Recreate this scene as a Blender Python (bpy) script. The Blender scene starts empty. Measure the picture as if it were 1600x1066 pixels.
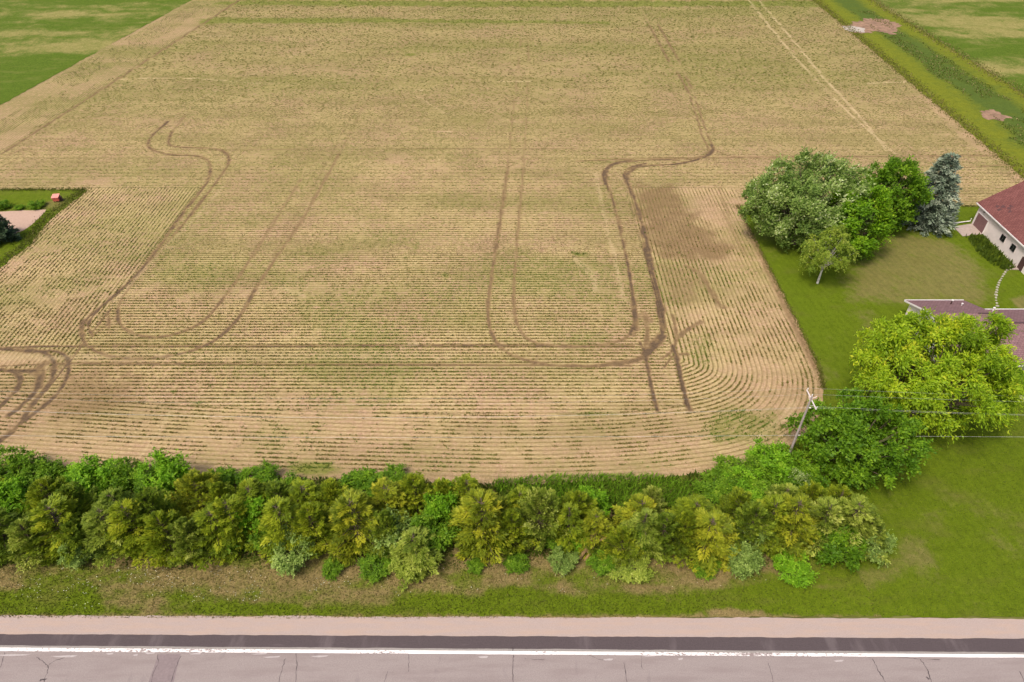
import bpy, math, random
import numpy as np
from mathutils import Vector, Matrix
from mathutils.geometry import delaunay_2d_cdt

R = math.radians
scene = bpy.context.scene
col = scene.collection

# ------------------------------------------------------------------ camera
CAM_H, PITCH, FPX = 60.0, R(39.8), 1067.0
cam_d = bpy.data.cameras.new('camera'); cam = bpy.data.objects.new('camera', cam_d); col.objects.link(cam)
cam.location = (0, 0, CAM_H); cam.rotation_euler = (math.pi / 2 - PITCH, 0, 0)
cam_d.sensor_width = 36; cam_d.lens = 36 * FPX / 1600; cam_d.clip_start = 0.5; cam_d.clip_end = 6000
scene.camera = cam

# ------------------------------------------------------------------ light
SUN_EL, SUN_AZ = R(58), R(-135)          # azimuth measured from +Y towards +X
world = bpy.data.worlds.new('World'); scene.world = world; world.use_nodes = True
wn = world.node_tree.nodes; wl = world.node_tree.links
bg = wn['Background']; sky = wn.new('ShaderNodeTexSky'); sky.sky_type = 'NISHITA'; sky.sun_disc = False
sky.sun_elevation = SUN_EL; sky.sun_rotation = SUN_AZ; sky.air_density = 1.0; sky.dust_density = 6.0; sky.ozone_density = 0.6
wl.new(sky.outputs[0], bg.inputs[0]); bg.inputs[1].default_value = 0.115
sd = bpy.data.lights.new('sun', 'SUN'); sd.energy = 1.5; sd.angle = R(10); sd.color = (1.0, 0.93, 0.83)
sun = bpy.data.objects.new('sun', sd); col.objects.link(sun)
sdir = Vector((math.sin(SUN_AZ) * math.cos(SUN_EL), math.cos(SUN_AZ) * math.cos(SUN_EL), math.sin(SUN_EL)))
sun.rotation_euler = (-sdir).to_track_quat('-Z', 'Y').to_euler(); sun.location = (0, 0, 120)
vs = scene.view_settings
vs.view_transform = 'Standard'; vs.look = 'None'; vs.gamma = 1.0; vs.use_curve_mapping = False; vs.exposure = 0.68

# ------------------------------------------------------------------ helpers
def W(px, py, z=0.0):
    """world point at height z that stands at this place of the survey picture"""
    dx = (px - 800) / FPX; dy = (py - 533) / FPX
    c, s = math.cos(PITCH), math.sin(PITCH)
    d = (dx, c - s * dy, -s - c * dy)
    t = (z - CAM_H) / d[2]
    return np.array((d[0] * t, d[1] * t, z))
def WP(pts, z=0.0): return np.array([W(a, b, z)[:2] for a, b in pts])

def tag(o, label=None, cat=None, group=None, kind=None):
    if label: o['label'] = label
    if cat: o['category'] = cat
    if group: o['group'] = group
    if kind: o['kind'] = kind
    return o
def link(o, parent=None):
    col.objects.link(o)
    if parent: o.parent = parent
    return o
def empty(name, loc=(0, 0, 0), rz=0.0, s=(1, 1, 1)):
    o = bpy.data.objects.new(name, None); col.objects.link(o); o.location = loc; o.rotation_euler = (0, 0, rz); o.scale = s
    o.empty_display_size = 0.3
    return o

_rng = np.random.default_rng(11)
NT = _rng.random((8, 256, 256))
def vn(x, y, k=0):
    x = np.asarray(x, float); y = np.asarray(y, float)
    ix = np.floor(x).astype(int); iy = np.floor(y).astype(int); fx = x - ix; fy = y - iy
    fx = fx * fx * (3 - 2 * fx); fy = fy * fy * (3 - 2 * fy); T = NT[k % 8]
    a = T[ix & 255, iy & 255]; b = T[(ix + 1) & 255, iy & 255]; c = T[ix & 255, (iy + 1) & 255]; d = T[(ix + 1) & 255, (iy + 1) & 255]
    return (a * (1 - fx) + b * fx) * (1 - fy) + (c * (1 - fx) + d * fx) * fy
def fbm(x, y, k=0, o=4):
    s = 0; a = 0.5; t = 0
    for i in range(o):
        s = s + a * vn(x * 2 ** i + 17 * i, y * 2 ** i + 31 * i, k + i); t += a; a *= 0.55
    return s / t
def sstep(a, b, x): t = np.clip((x - a) / (b - a), 0, 1); return t * t * (3 - 2 * t)

def pdist(P, poly, closed=False):
    """distance to a polyline and the vector from its closest point"""
    poly = np.asarray(poly, float); Q = np.vstack([poly, poly[:1]]) if closed else poly
    best = np.full(len(P), 1e9); vec = np.zeros((len(P), 2))
    for i in range(len(Q) - 1):
        a = Q[i]; d = Q[i + 1] - a; L = max(d @ d, 1e-9)
        t = np.clip(((P - a) @ d) / L, 0, 1); v = P - a - t[:, None] * d
        m = (v * v).sum(1); k = m < best; best[k] = m[k]; vec[k] = v[k]
    return np.sqrt(best), vec
def inside(P, poly):
    poly = np.asarray(poly); r = np.zeros(len(P), bool); n = len(poly); x, y = P[:, 0], P[:, 1]
    for i in range(n):
        x0, y0 = poly[i]; x1, y1 = poly[(i + 1) % n]
        if y0 == y1: continue
        c = ((y0 > y) != (y1 > y)) & (x < (x1 - x0) * (y - y0) / (y1 - y0) + x0); r ^= c
    return r
def softpoly(P, poly, soft=1.5, warp=1.2, k=0, fs=0.35):
    poly = np.asarray(poly); lo = poly.min(0) - 6; hi = poly.max(0) + 6
    out = np.zeros(len(P)); m = ((P > lo) & (P < hi)).all(1)
    if not m.any(): return out
    Q = P[m]; d, _ = pdist(Q, poly, True); sgn = np.where(inside(Q, poly), 1, -1)
    d = d * sgn + warp * (fbm(Q[:, 0] * fs, Q[:, 1] * fs, k) - 0.5) * 2.5
    out[m] = sstep(-soft, soft, d); return out
def smooth(pts, n=6):
    pts = np.asarray(pts, float); out = []
    for i in range(len(pts) - 1):
        p0 = pts[max(i - 1, 0)]; p1 = pts[i]; p2 = pts[i + 1]; p3 = pts[min(i + 2, len(pts) - 1)]
        for j in range(n):
            t = j / n
            out.append(0.5 * (2 * p1 + (p2 - p0) * t + (2 * p0 - 5 * p1 + 4 * p2 - p3) * t * t + (3 * p1 - p0 - 3 * p2 + p3) * t ** 3))
    out.append(pts[-1]); return np.array(out)

def raw_mesh(name, V, F4, attrs=None, uv=None):
    """V (n,3), F4 (m,4) quads or (m,3) triangles, attrs {name: (n,) floats or (n,3) colours}"""
    V = np.ascontiguousarray(V, np.float32); F = np.ascontiguousarray(F4, np.int32); k = F.shape[1]
    me = bpy.data.meshes.new(name); me.vertices.add(len(V)); me.vertices.foreach_set('co', V.ravel())
    me.loops.add(F.size); me.loops.foreach_set('vertex_index', F.ravel())
    me.polygons.add(len(F)); me.polygons.foreach_set('loop_start', np.arange(len(F), dtype=np.int32) * k)
    for a, v in (attrs or {}).items():
        v = np.asarray(v, np.float32)
        if v.ndim == 1:
            at = me.attributes.new(a, 'FLOAT', 'POINT'); at.data.foreach_set('value', v)
        else:
            at = me.attributes.new(a, 'FLOAT_VECTOR', 'POINT'); at.data.foreach_set('vector', np.ascontiguousarray(v).ravel())
    me.update(calc_edges=True); me.validate()
    return me
def quads(name, Q, v=None):
    """Q (n,4,3): loose quads; v (n,): one value each"""
    n = len(Q); F = np.arange(n * 4).reshape(n, 4)
    return raw_mesh(name, Q.reshape(-1, 3), F, {'v': np.repeat(v, 4)} if v is not None else None)
def mobj(name, me, m, parent=None):
    o = bpy.data.objects.new(name, me); link(o, parent)
    if m is not None:
        me.materials.clear(); me.materials.append(m)
    return o

class MB:
    def __init__(s): s.v = []; s.f = []
    def box(s, a, b):
        x0, y0, z0 = a; x1, y1, z1 = b; n = len(s.v)
        s.v += [(x0, y0, z0), (x1, y0, z0), (x1, y1, z0), (x0, y1, z0), (x0, y0, z1), (x1, y0, z1), (x1, y1, z1), (x0, y1, z1)]
        s.f += [tuple(n + i for i in q) for q in ((0, 3, 2, 1), (4, 5, 6, 7), (0, 1, 5, 4), (1, 2, 6, 5), (2, 3, 7, 6), (3, 0, 4, 7))]; return s
    def hexa(s, P):
        n = len(s.v); s.v += [tuple(p) for p in P]
        s.f += [tuple(n + i for i in q) for q in ((0, 3, 2, 1), (4, 5, 6, 7), (0, 1, 5, 4), (1, 2, 6, 5), (2, 3, 7, 6), (3, 0, 4, 7))]; return s
    def poly(s, P):
        n = len(s.v); s.v += [tuple(p) for p in P]; s.f.append(tuple(range(n, n + len(P)))); return s
    def prism(s, P, d):
        n = len(s.v); k = len(P); s.v += [tuple(p) for p in P] + [tuple(np.array(p) + np.array(d)) for p in P]
        s.f.append(tuple(range(n, n + k))); s.f.append(tuple(range(n + 2 * k - 1, n + k - 1, -1)))
        for i in range(k): j = (i + 1) % k; s.f.append((n + i, n + k + i, n + k + j, n + j))
        return s
    def tube(s, P, r, k=6, cap=True):
        P = [np.array(p, float) for p in P]; rr = r if hasattr(r, '__len__') else [r] * len(P); n0 = len(s.v)
        for i, p in enumerate(P):
            d = P[min(i + 1, len(P) - 1)] - P[max(i - 1, 0)]; d /= max(np.linalg.norm(d), 1e-9)
            u = np.cross(d, (0, 0, 1) if abs(d[2]) < 0.9 else (1, 0, 0)); u /= np.linalg.norm(u); w = np.cross(d, u)
            for j in range(k):
                a = 2 * math.pi * j / k; s.v.append(tuple(p + rr[i] * (math.cos(a) * u + math.sin(a) * w)))
        for i in range(len(P) - 1):
            for j in range(k):
                a = n0 + i * k + j; b = n0 + i * k + (j + 1) % k; s.f.append((a, b, b + k, a + k))
        if cap: s.f.append(tuple(range(n0 + k - 1, n0 - 1, -1))); m = n0 + (len(P) - 1) * k; s.f.append(tuple(range(m, m + k)))
        return s
    def build(s, name, m, parent=None, sm=False):
        me = bpy.data.meshes.new(name); me.from_pydata(s.v, [], s.f); me.update()
        if sm: me.polygons.foreach_set('use_smooth', [True] * len(me.polygons))
        return mobj(name, me, m, parent)

# ------------------------------------------------------------------ materials
class NT_:
    def __init__(s, name):
        s.m = bpy.data.materials.new(name); s.m.use_nodes = True; s.t = s.m.node_tree; s.n = s.t.nodes; s.l = s.t.links
        s.b = s.n['Principled BSDF']; s.out = s.n['Material Output']
        s.b.inputs['Specular IOR Level'].default_value = 0.25
        s.tc = None
    def node(s, t, **k):
        n = s.n.new(t)
        for a, v in k.items(): setattr(n, a, v)
        return n
    def obj(s):
        if s.tc is None: s.tc = s.node('ShaderNodeNewGeometry').outputs['Position']
        return s.tc
    def map(s, sc):
        n = s.node('ShaderNodeVectorMath', operation='MULTIPLY'); s.l.new(s.obj(), n.inputs[0]); n.inputs[1].default_value = sc; return n.outputs[0]
    def noise(s, sc, detail=4, rough=0.6, vec=None):
        n = s.node('ShaderNodeTexNoise'); n.inputs['Detail'].default_value = detail; n.inputs['Roughness'].default_value = rough
        if hasattr(sc, '__len__'): n.inputs['Scale'].default_value = 1; s.l.new(s.map(sc), n.inputs['Vector'])
        else: n.inputs['Scale'].default_value = sc; s.l.new(vec or s.obj(), n.inputs['Vector'])
        return n.outputs['Fac']
    def attr(s, a, what='Fac'): n = s.node('ShaderNodeAttribute', attribute_name=a); return n.outputs[what]
    def math(s, op, a, b=0.0, c=None):
        n = s.node('ShaderNodeMath', operation=op)
        for i, x in enumerate((a, b) if c is None else (a, b, c)):
            if isinstance(x, (int, float)): n.inputs[i].default_value = x
            else: s.l.new(x, n.inputs[i])
        return n.outputs[0]
    def ramp(s, f, stops):
        n = s.node('ShaderNodeValToRGB'); e = n.color_ramp.elements
        while len(e) < len(stops): e.new(0.5)
        for i, (p, c) in enumerate(stops): e[i].position = p; e[i].color = (*c, 1) if len(c) == 3 else c
        s.l.new(f, n.inputs[0]); return n.outputs[0]
    def step(s, f, a, b):
        n = s.node('ShaderNodeMapRange', interpolation_type='SMOOTHSTEP'); s.l.new(f, n.inputs[0]); n.inputs[1].default_value = a; n.inputs[2].default_value = b; return n.outputs[0]
    def mix(s, f, a, b, blend='MIX'):
        n = s.node('ShaderNodeMix', data_type='RGBA', blend_type=blend)
        for k, x in ((0, f), (6, a), (7, b)):
            if isinstance(x, (int, float)): n.inputs[k].default_value = x
            elif isinstance(x, tuple): n.inputs[k].default_value = (*x, 1)
            else: s.l.new(x, n.inputs[k])
        return n.outputs[2]
    def bump(s, h, strength=0.5, dist=0.05):
        n = s.node('ShaderNodeBump'); n.inputs['Strength'].default_value = strength; n.inputs['Distance'].default_value = dist
        s.l.new(h, n.inputs['Height']); s.l.new(n.outputs[0], s.b.inputs['Normal'])
    def col(s, c, rough=0.85):
        if isinstance(c, tuple): s.b.inputs['Base Color'].default_value = (*c, 1)
        else: s.l.new(c, s.b.inputs['Base Color'])
        s.b.inputs['Roughness'].default_value = rough; return s.m

def mat_plain(name, c, rough=0.7, var=0.15, sc=3.0, metal=0.0, bump=0.0):
    t = NT_(name); n = t.noise(sc, 5, 0.65)
    a = tuple(x * (1 - var) for x in c); b = tuple(min(1, x * (1 + var)) for x in c)
    t.col(t.ramp(n, [(0.3, a), (0.7, b)]), rough); t.b.inputs['Metallic'].default_value = metal
    if bump: t.bump(n, bump, 0.02)
    return t.m
def mat_leaf(name, stops, transl=0.3, big=0.12):
    """stops: colours from the per-leaf value, 0 to 1"""
    t = NT_(name); v = t.attr('v'); n = t.noise(0.5, 2); v2 = t.math('ADD', v, t.math('MULTIPLY', t.math('SUBTRACT', n, 0.5), big * 2))
    oi = t.node('ShaderNodeObjectInfo').outputs['Random']
    v2 = t.math('ADD', v2, t.math('MULTIPLY', t.math('SUBTRACT', oi, 0.5), 0.16))
    c = t.ramp(v2, stops); t.col(c, 0.55)
    tr = t.node('ShaderNodeBsdfTranslucent'); t.l.new(c, tr.inputs[0])
    mx = t.node('ShaderNodeMixShader'); mx.inputs[0].default_value = transl
    t.l.new(t.b.outputs[0], mx.inputs[1]); t.l.new(tr.outputs[0], mx.inputs[2]); t.l.new(mx.outputs[0], t.out.inputs[0])
    return t.m

# ================================================================== FIELD LAYOUT (world metres)
ROW = 0.62
EDGE = smooth([(-90, 54.5), (-75, 52.6), (-58.3, 51.0), (-42, 49.6), (-28.5, 48.8), (-12, 48.2), (0, 47.9), (12, 48.3), (20, 49.2), (27, 50.6), (33, 53.6),
               (37, 57.6), (39.4, 62.5), (40.2, 68), (40.3, 80), (40.4, 95), (40.5, 112)], 4)          # headland edge: hedge, round corner, yard
EDGE2 = np.vstack([EDGE, [(40.5, 140)]])
YARD_L, YARD_T = 40.4, 109.8
LEFT_LAWN = np.array([(-140, 116.6), (-79.2, 116.2), (-79.6, 112), (-80.6, 106), (-80.2, 101), (-79.6, 97), (-80.5, 91), (-80.8, 84), (-82, 76), (-84, 68), (-140, 66)])
def lineX(y, a, b): return a[0] + (y - a[1]) * (b[0] - a[0]) / (b[1] - a[1])
LF0, LF1 = W(0, 165), W(300, 0)           # edge of the green field on the left
LS0, LS1 = W(0, 238), W(374, 0)           # inner side of the headland strip
RE0, RE1 = W(1580, 262), W(1270, 0)       # edge of the waterway on the right
RG0, RG1 = W(1600, 147), W(1362, 0)       # far side of the waterway

T = []                                     # wheel tracks: points in the survey picture, width, strength
def trk(pts, w, s, n=5): T.append((smooth(WP(pts), n), w, s))
trk([(818, 262), (812, 330), (806, 400), (803, 450), (803, 480), (810, 510), (830, 533), (870, 541), (920, 541), (962, 534), (984, 522), (993, 500)], .75, .42)
trk([(984, 522), (993, 500), (990, 470), (982, 420), (968, 350), (957, 310), (948, 285), (950, 265), (968, 255), (1015, 250), (1060, 250)], .75, .62)
trk([(793, 262), (785, 320), (773, 400), (764, 460), (762, 490), (768, 520), (785, 545), (820, 562), (870, 571), (940, 571), (990, 564), (1015, 552), (1032, 530)], .85, .5)
trk([(1015, 552), (1032, 530), (1037, 505), (1031, 470), (1019, 420), (1006, 360), (991, 310), (980, 285), (980, 270), (1000, 260), (1050, 257), (1090, 249), (1112, 238), (1112, 226)], .85, .7)
trk([(1037, 512), (1031, 470), (1019, 420), (1006, 360), (991, 310), (981, 287), (982, 270), (1002, 259)], 1.1, 1.2)
trk([(1034, 520), (1026, 470), (1013, 415), (1001, 360)], .5, .8)
trk([(994, 515), (990, 470), (982, 420)], .9, .9)
trk([(945, 288), (944, 268), (958, 256), (985, 250)], .9, .9); trk([(985, 292), (974, 276), (984, 262), (1010, 255)], .7, .8)
trk([(1004, 16), (1036, 80), (1069, 131), (1088, 180), (1098, 215), (1108, 235), (1100, 243), (1070, 250)], .55, .5)
trk([(1028, 38), (1060, 95), (1085, 150), (1100, 195), (1114, 228), (1130, 240), (1160, 246)], .55, .5)
trk([(816, 40), (808, 120), (800, 190), (793, 262)], .5, .28); trk([(826, 60), (824, 150), (821, 210), (818, 262)], .5, .28)
trk([(170, 470), (145, 490), (128, 506), (127, 522), (138, 541), (168, 555), (220, 560), (280, 553), (330, 535), (370, 500), (400, 450)], .85, .55)
trk([(262, 190), (240, 210), (231, 225), (240, 235), (270, 242), (303, 243), (324, 250), (329, 266), (320, 290), (288, 330), (252, 380), (213, 430), (172, 468)], .85, .62)
trk([(185, 480), (185, 500), (200, 517), (235, 527), (280, 520), (320, 500), (350, 465)], .8, .5)
trk([(268, 207), (264, 225), (285, 230), (330, 232), (350, 237), (358, 250), (345, 275), (310, 320), (268, 372)], .8, .58)
trk([(262, 190), (240, 210), (231, 225), (240, 235), (270, 242), (303, 243), (324, 250), (329, 266), (320, 290), (288, 330), (252, 380), (213, 430), (172, 468), (145, 490), (128, 506), (127, 522), (138, 541), (168, 555), (220, 560), (280, 553), (330, 535), (370, 500), (400, 450), (440, 390), (480, 330), (530, 240)], .8, .42); trk([(480, 330), (530, 240), (600, 110), (640, 60)], .6, .2)
trk([(290, 180), (268, 207), (264, 225), (285, 230), (330, 232), (350, 237), (358, 250), (345, 275), (310, 320), (268, 372), (228, 418), (198, 455), (185, 480), (185, 500), (200, 517), (235, 527), (280, 520), (320, 500), (350, 465), (375, 430), (420, 360), (470, 280)], .75, .36)
trk([(250, 385), (213, 430), (172, 468), (142, 492), (130, 508), (130, 525)], .9, .5); trk([(145, 525), (138, 508), (150, 488), (190, 450)], .6, .65)
trk([(146, 517), (172, 484)], .5, .9); trk([(170, 486), (170, 512)], .6, .5); trk([(183, 484), (184, 500)], .6, .8)
trk([(0, 545), (60, 549), (85, 548), (102, 556), (107, 568), (104, 590), (85, 620), (45, 652), (25, 668), (0, 689)], .95, 1.2)
trk([(66, 549), (82, 560), (84, 578), (78, 598), (55, 625), (30, 662), (0, 688)], .95, 1.1)
trk([(0, 577), (30, 580), (50, 580), (60, 592), (56, 610), (35, 632), (15, 648)], 1.1, .95)
trk([(0, 578), (22, 581), (32, 592), (26, 608), (10, 625), (-8, 642)], 1.0, 1.0)
trk([(104, 570), (88, 590), (70, 612), (50, 632)], .6, .9); trk([(70, 566), (62, 575), (66, 590), (62, 606)], 1.3, .5); trk([(0, 690), (30, 664)], 1.0, .7)
trk([(60, 552), (110, 545), (130, 536)], .4, .4); trk([(108, 568), (130, 538), (170, 505)], .4, .55)
trk([(0, 545), (60, 541), (350, 541), (700, 540), (990, 541)], .55, .62, 2); trk([(0, 572), (100, 568), (350, 569), (700, 570), (985, 571)], .55, .5, 2)
trk([(1000, 535), (1008, 553), (1015, 590), (1020, 615), (1027, 641)], .7, .62); trk([(1052, 540), (1057, 560), (1066, 600), (1077, 640)], .95, .66)
trk([(1008, 552), (1022, 540), (1034, 525)], 1.9, .6); trk([(1035, 560), (1050, 548), (1062, 525), (1075, 515), (1096, 503)], .9, .5)
trk([(1050, 492), (1056, 515), (1054, 545)], .8, .45); trk([(1008, 492), (1012, 515), (1008, 545)], 1.0, .45); trk([(990, 525), (998, 500), (1006, 488), (1018, 502)], .7, .35)
trk([(1062, 553), (1075, 553)], .8, .5); trk([(1038, 573), (1050, 557)], .5, .55); trk([(960, 568), (1000, 560), (1020, 545)], 1.3, .45)
trk([(0, 245), (20, 240), (40, 232), (58, 243)], .5, .35); trk([(0, 262), (35, 243), (30, 236)], .5, .35)
trk([(374, 0), (190, 120), (0, 242)], .9, .5, 2); trk([(230, 236), (500, 233), (900, 232)], .4, .3, 2); trk([(900, 252), (1000, 248), (1260, 245), (1570, 243)], .8, .45, 2)
trk([(1500, 262), (1580, 257)], .7, .35); trk([(590, 100), (560, 160), (505, 265), (455, 350), (418, 420)], .55, .16)
trk([(1155, 320), (1190, 400), (1232, 490), (1275, 575)], 1.3, .34); trk([(1130, 330), (1165, 400)], .8, .2); trk([(1140, 335), (1125, 300), (1128, 290)], .6, .25)
trk([(1070, 415), (1095, 430), (1120, 470), (1130, 480)], 1.2, .4); trk([(620, 545), (640, 538), (660, 530)], .4, .2)
LT = []                                    # bare pale wheel lines
def ltrk(pts, w, s, n=3): LT.append((smooth(WP(pts), n), w, s))
ltrk([(1169, 0), (1230, 75), (1275, 125), (1330, 180), (1400, 241)], .8, .8); ltrk([(1185, 0), (1245, 70), (1290, 125), (1340, 178), (1385, 235)], .8, .75)
ltrk([(930, 270), (945, 340), (962, 410), (975, 470)], .9, .6); ltrk([(190, 124), (280, 122), (350, 126), (410, 131)], .6, .9); ltrk([(200, 131), (300, 131), (430, 131)], .6, .8)
ltrk([(300, 57), (360, 56)], .8, .8); ltrk([(265, 645), (250, 670), (235, 690), (222, 712)], .5, .9); ltrk([(1355, 130), (1415, 128)], 1.0, .9)
ltrk([(630, 143), (660, 155), (680, 168), (700, 180)], .6, .35); ltrk([(780, 127), (830, 127)], .5, .7); ltrk([(615, 140), (660, 141)], .5, .6); ltrk([(680, 205), (705, 206)], .5, .7)
ltrk([(300, 160), (430, 100), (520, 60)], .6, .3); ltrk([(900, 405), (925, 430), (930, 452)], 1.6, .5); ltrk([(440, 450), (475, 463)], .9, .8); ltrk([(630, 543), (645, 538)], 1.4, .8)
ltrk([(180, 470), (260, 385), (315, 330), (350, 290)], .8, .5); ltrk([(560, 345), (572, 362)], 1, .4); ltrk([(1180, 690), (1200, 670), (1222, 655), (1240, 630)], 1.0, .8)
ltrk([(0, 560), (90, 558), (180, 556), (420, 556), (700, 556)], 1.4, .5, 2)

DARKP = [(WP([(992, 292), (1050, 292), (1060, 310), (1085, 335), (1105, 360), (1142, 388), (1130, 405), (1095, 404), (1065, 408), (1032, 412), (1008, 380)]), 1.0, .8),
         (WP([(100, 580), (165, 578), (205, 590), (212, 610), (190, 635), (140, 650), (105, 648), (70, 640)]), .85, 1.2),
         (WP([(1035, 418), (1095, 420), (1100, 470), (1060, 485), (1040, 470)]), .62, 1.0),
         (WP([(145, 480), (185, 480), (195, 515), (150, 520)]), .4, .9), (WP([(0, 580), (90, 575), (80, 640), (0, 690)]), .4, 1.6),
         (WP([(970, 310), (990, 300), (1000, 400), (985, 410)]), .3, 1.2), (WP([(70, 490), (135, 480), (125, 515), (60, 520)]), .28, 1.2),
         (WP([(1240, 570), (1290, 590), (1290, 620), (1255, 660)]), .18, 2)]
GREENP = [(WP([(1110, 650), (1150, 640), (1215, 645), (1230, 690), (1120, 690), (1095, 672)]), .75, 1.0), (WP([(450, 725), (520, 722), (535, 740), (460, 745)]), .95, .7),
          (WP([(330, 0), (1300, 0), (1300, 12), (700, 12), (330, 9)]), 1.0, 3), (WP([(300, 27), (600, 27), (960, 33), (950, 39), (600, 37), (310, 39)]), .95, 2.5),
          (WP([(1020, 28), (1100, 30), (1100, 36), (1030, 36)]), .5, 2.5), (WP([(85, 228), (160, 229), (150, 236), (90, 236)]), .6, 1.5), (WP([(418, 245), (470, 248), (450, 262), (420, 260)]), .55, 1.5),
          (WP([(890, 393), (922, 394), (915, 402), (895, 402)]), .9, .5), (WP([(1080, 530), (1115, 520), (1110, 580), (1085, 570)]), .4, 1.2), (WP([(640, 385), (655, 380), (650, 392)]), .7, .5),
          (WP([(630, 83), (652, 82), (652, 88), (632, 88)]), .9, .8), (WP([(888, 78), (898, 78), (898, 83)]), .8, .6), (WP([(912, 118), (920, 112), (920, 124)]), .7, .6), (WP([(1090, 735), (1120, 728), (1118, 742)]), .7, .6),
          (WP([(690, 238), (760, 240), (740, 262), (690, 255)]), .5, 1.6), (WP([(700, 418), (690, 430), (700, 436)]), .6, .4), (WP([(300, 628), (318, 628), (312, 633)]), .9, .3), (WP([(268, 610), (276, 610), (272, 618)]), .9, .3),
          (WP([(900, 645), (965, 644), (965, 651), (900, 652)]), .5, .5), (WP([(1500, 252), (1560, 250), (1600, 275), (1560, 268)]), .5, 1.2), (WP([(600, 285), (740, 262), (900, 262), (900, 275), (700, 285)]), .25, 2)]
BAREP = [(WP([(1170, 400), (1215, 470), (1285, 590), (1255, 640), (1180, 600), (1120, 420)]), .42, 3.0), (WP([(1075, 310), (1115, 305), (1130, 330), (1160, 340), (1150, 370), (1110, 345), (1080, 335)]), .9, 1.2), (WP([(0, 640), (90, 670), (160, 700), (280, 712), (280, 735), (0, 720)]), .6, 2.0),
         (WP([(1150, 520), (1290, 600), (1240, 690), (1200, 640), (1140, 600)]), .55, 2.0), (WP([(1440, 152), (1460, 160), (1520, 205), (1560, 240), (1590, 262), (1540, 245), (1470, 185)]), .95, .8),
         (WP([(25, 405), (60, 385), (20, 430), (0, 440)]), .8, .8), (WP([(600, 238), (640, 240), (635, 258), (605, 256)]), .8, 1.0), (WP([(120, 285), (185, 275), (175, 290)]), .7, 1.0),
         (WP([(1120, 580), (1150, 560), (1160, 575), (1130, 590)]), .7, .8), (WP([(0, 552), (95, 552), (90, 572), (0, 575)]), .8, .8), (WP([(120, 555), (230, 562), (420, 560), (420, 566), (140, 566)]), .5, .8)]

def field_masks(P):
    x, y = P[:, 0], P[:, 1]; dark = np.zeros(len(P)); pale = np.zeros(len(P)); track = np.zeros(len(P))
    wob = (fbm(x * 0.8, y * 0.8, 2) - 0.5)
    nz = fbm(x * 1.3, y * 1.3, 5); brk = fbm(x * .12, y * .12, 7) - .5
    for (pl, w, s), light in [(t, 0) for t in T] + [(t, 1) for t in LT]:
        lo = pl.min(0) - 2.5; hi = pl.max(0) + 2.5; m = np.nonzero(((P > lo) & (P < hi)).all(1))[0]
        if not len(m): continue
        d, _ = pdist(P[m], pl); hw = (w * 0.40 if light else w * 0.37) * (1 + 1.6 * wob[m])
        a = min(1.0, s * 1.5) * sstep(1.5, 0.45, d / np.maximum(hw, .05)) * np.clip(0.40 + 1.1 * nz[m] + .5 * brk[m], 0, 1.05)
        if light: pale[m] = np.maximum(pale[m], a * (.3 + .3 * sstep(110, 170, y[m])) * np.clip(.2 + 1.6 * fbm(x[m] * .5, y[m] * .5, 6), 0, 1.2))
        else: dark[m] = np.maximum(dark[m], a); track[m] = np.maximum(track[m], a)
    for pl, s, soft in DARKP: dark = np.maximum(dark, s * softpoly(P, pl, soft * 1.9, 2.2, 1, .5) * np.clip(0.34 + .5 * fbm(x * .4, y * 1.0, 3), 0, .6))
    green = np.zeros(len(P))
    for pl, s, soft in GREENP: green = np.maximum(green, s * softpoly(P, pl, soft, soft * 0.8, 4, .5))
    far = sstep(95, 190, y)
    band = fbm(x * 0.018, y * 0.075, 6, 4)
    green = np.maximum(green, far * (0.38 + 0.36 * sstep(0.38, 0.72, band)))
    nearg = fbm(x * 0.05, y * 0.09, 1, 4); green = np.maximum(green, (1 - far) * 0.5 * sstep(0.40, 0.68, nearg))
    bare = 0.65 * sstep(0.56, 0.78, 0.6 * fbm(x * 0.07, y * 0.12, 3, 5) + 0.4 * fbm(x * 0.5, y * 0.8, 1, 4)) * (1 - 0.65 * far)
    for pl, s, soft in BAREP: bare = np.maximum(bare, s * softpoly(P, pl, soft, soft, 6, .5))
    de, _ = pdist(P, EDGE); bare = np.maximum(bare, sstep(1.6, 0.5, de + 0.8 * wob))
    for a, b, s in ((LF0, LF1, 1), (RE0, RE1, -1)):
        d = s * (x - lineX(y, a, b)); m = y > 118; e = sstep(2.2, 0.6, np.abs(d) + 1.5 * wob) * (0.45 + 0.6 * fbm(x * .2, y * .08, 2)); bare = np.where(m, np.maximum(bare, e), bare)
    m = (y > 125) & (x < lineX(y, LS0, LS1)); bare = np.where(m, np.maximum(bare, 0.9 * sstep(.48, .62, fbm(x * .16, y * .05, 7))), bare)
    bare = np.maximum(bare, (0.42 + .75 * (fbm(x * .25, y * .4, 4) - .5)) * sstep(18, 3, de) * (y < 118))
    bare = np.maximum(bare, pale)
    return dark, green, bare, pale, track

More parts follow.
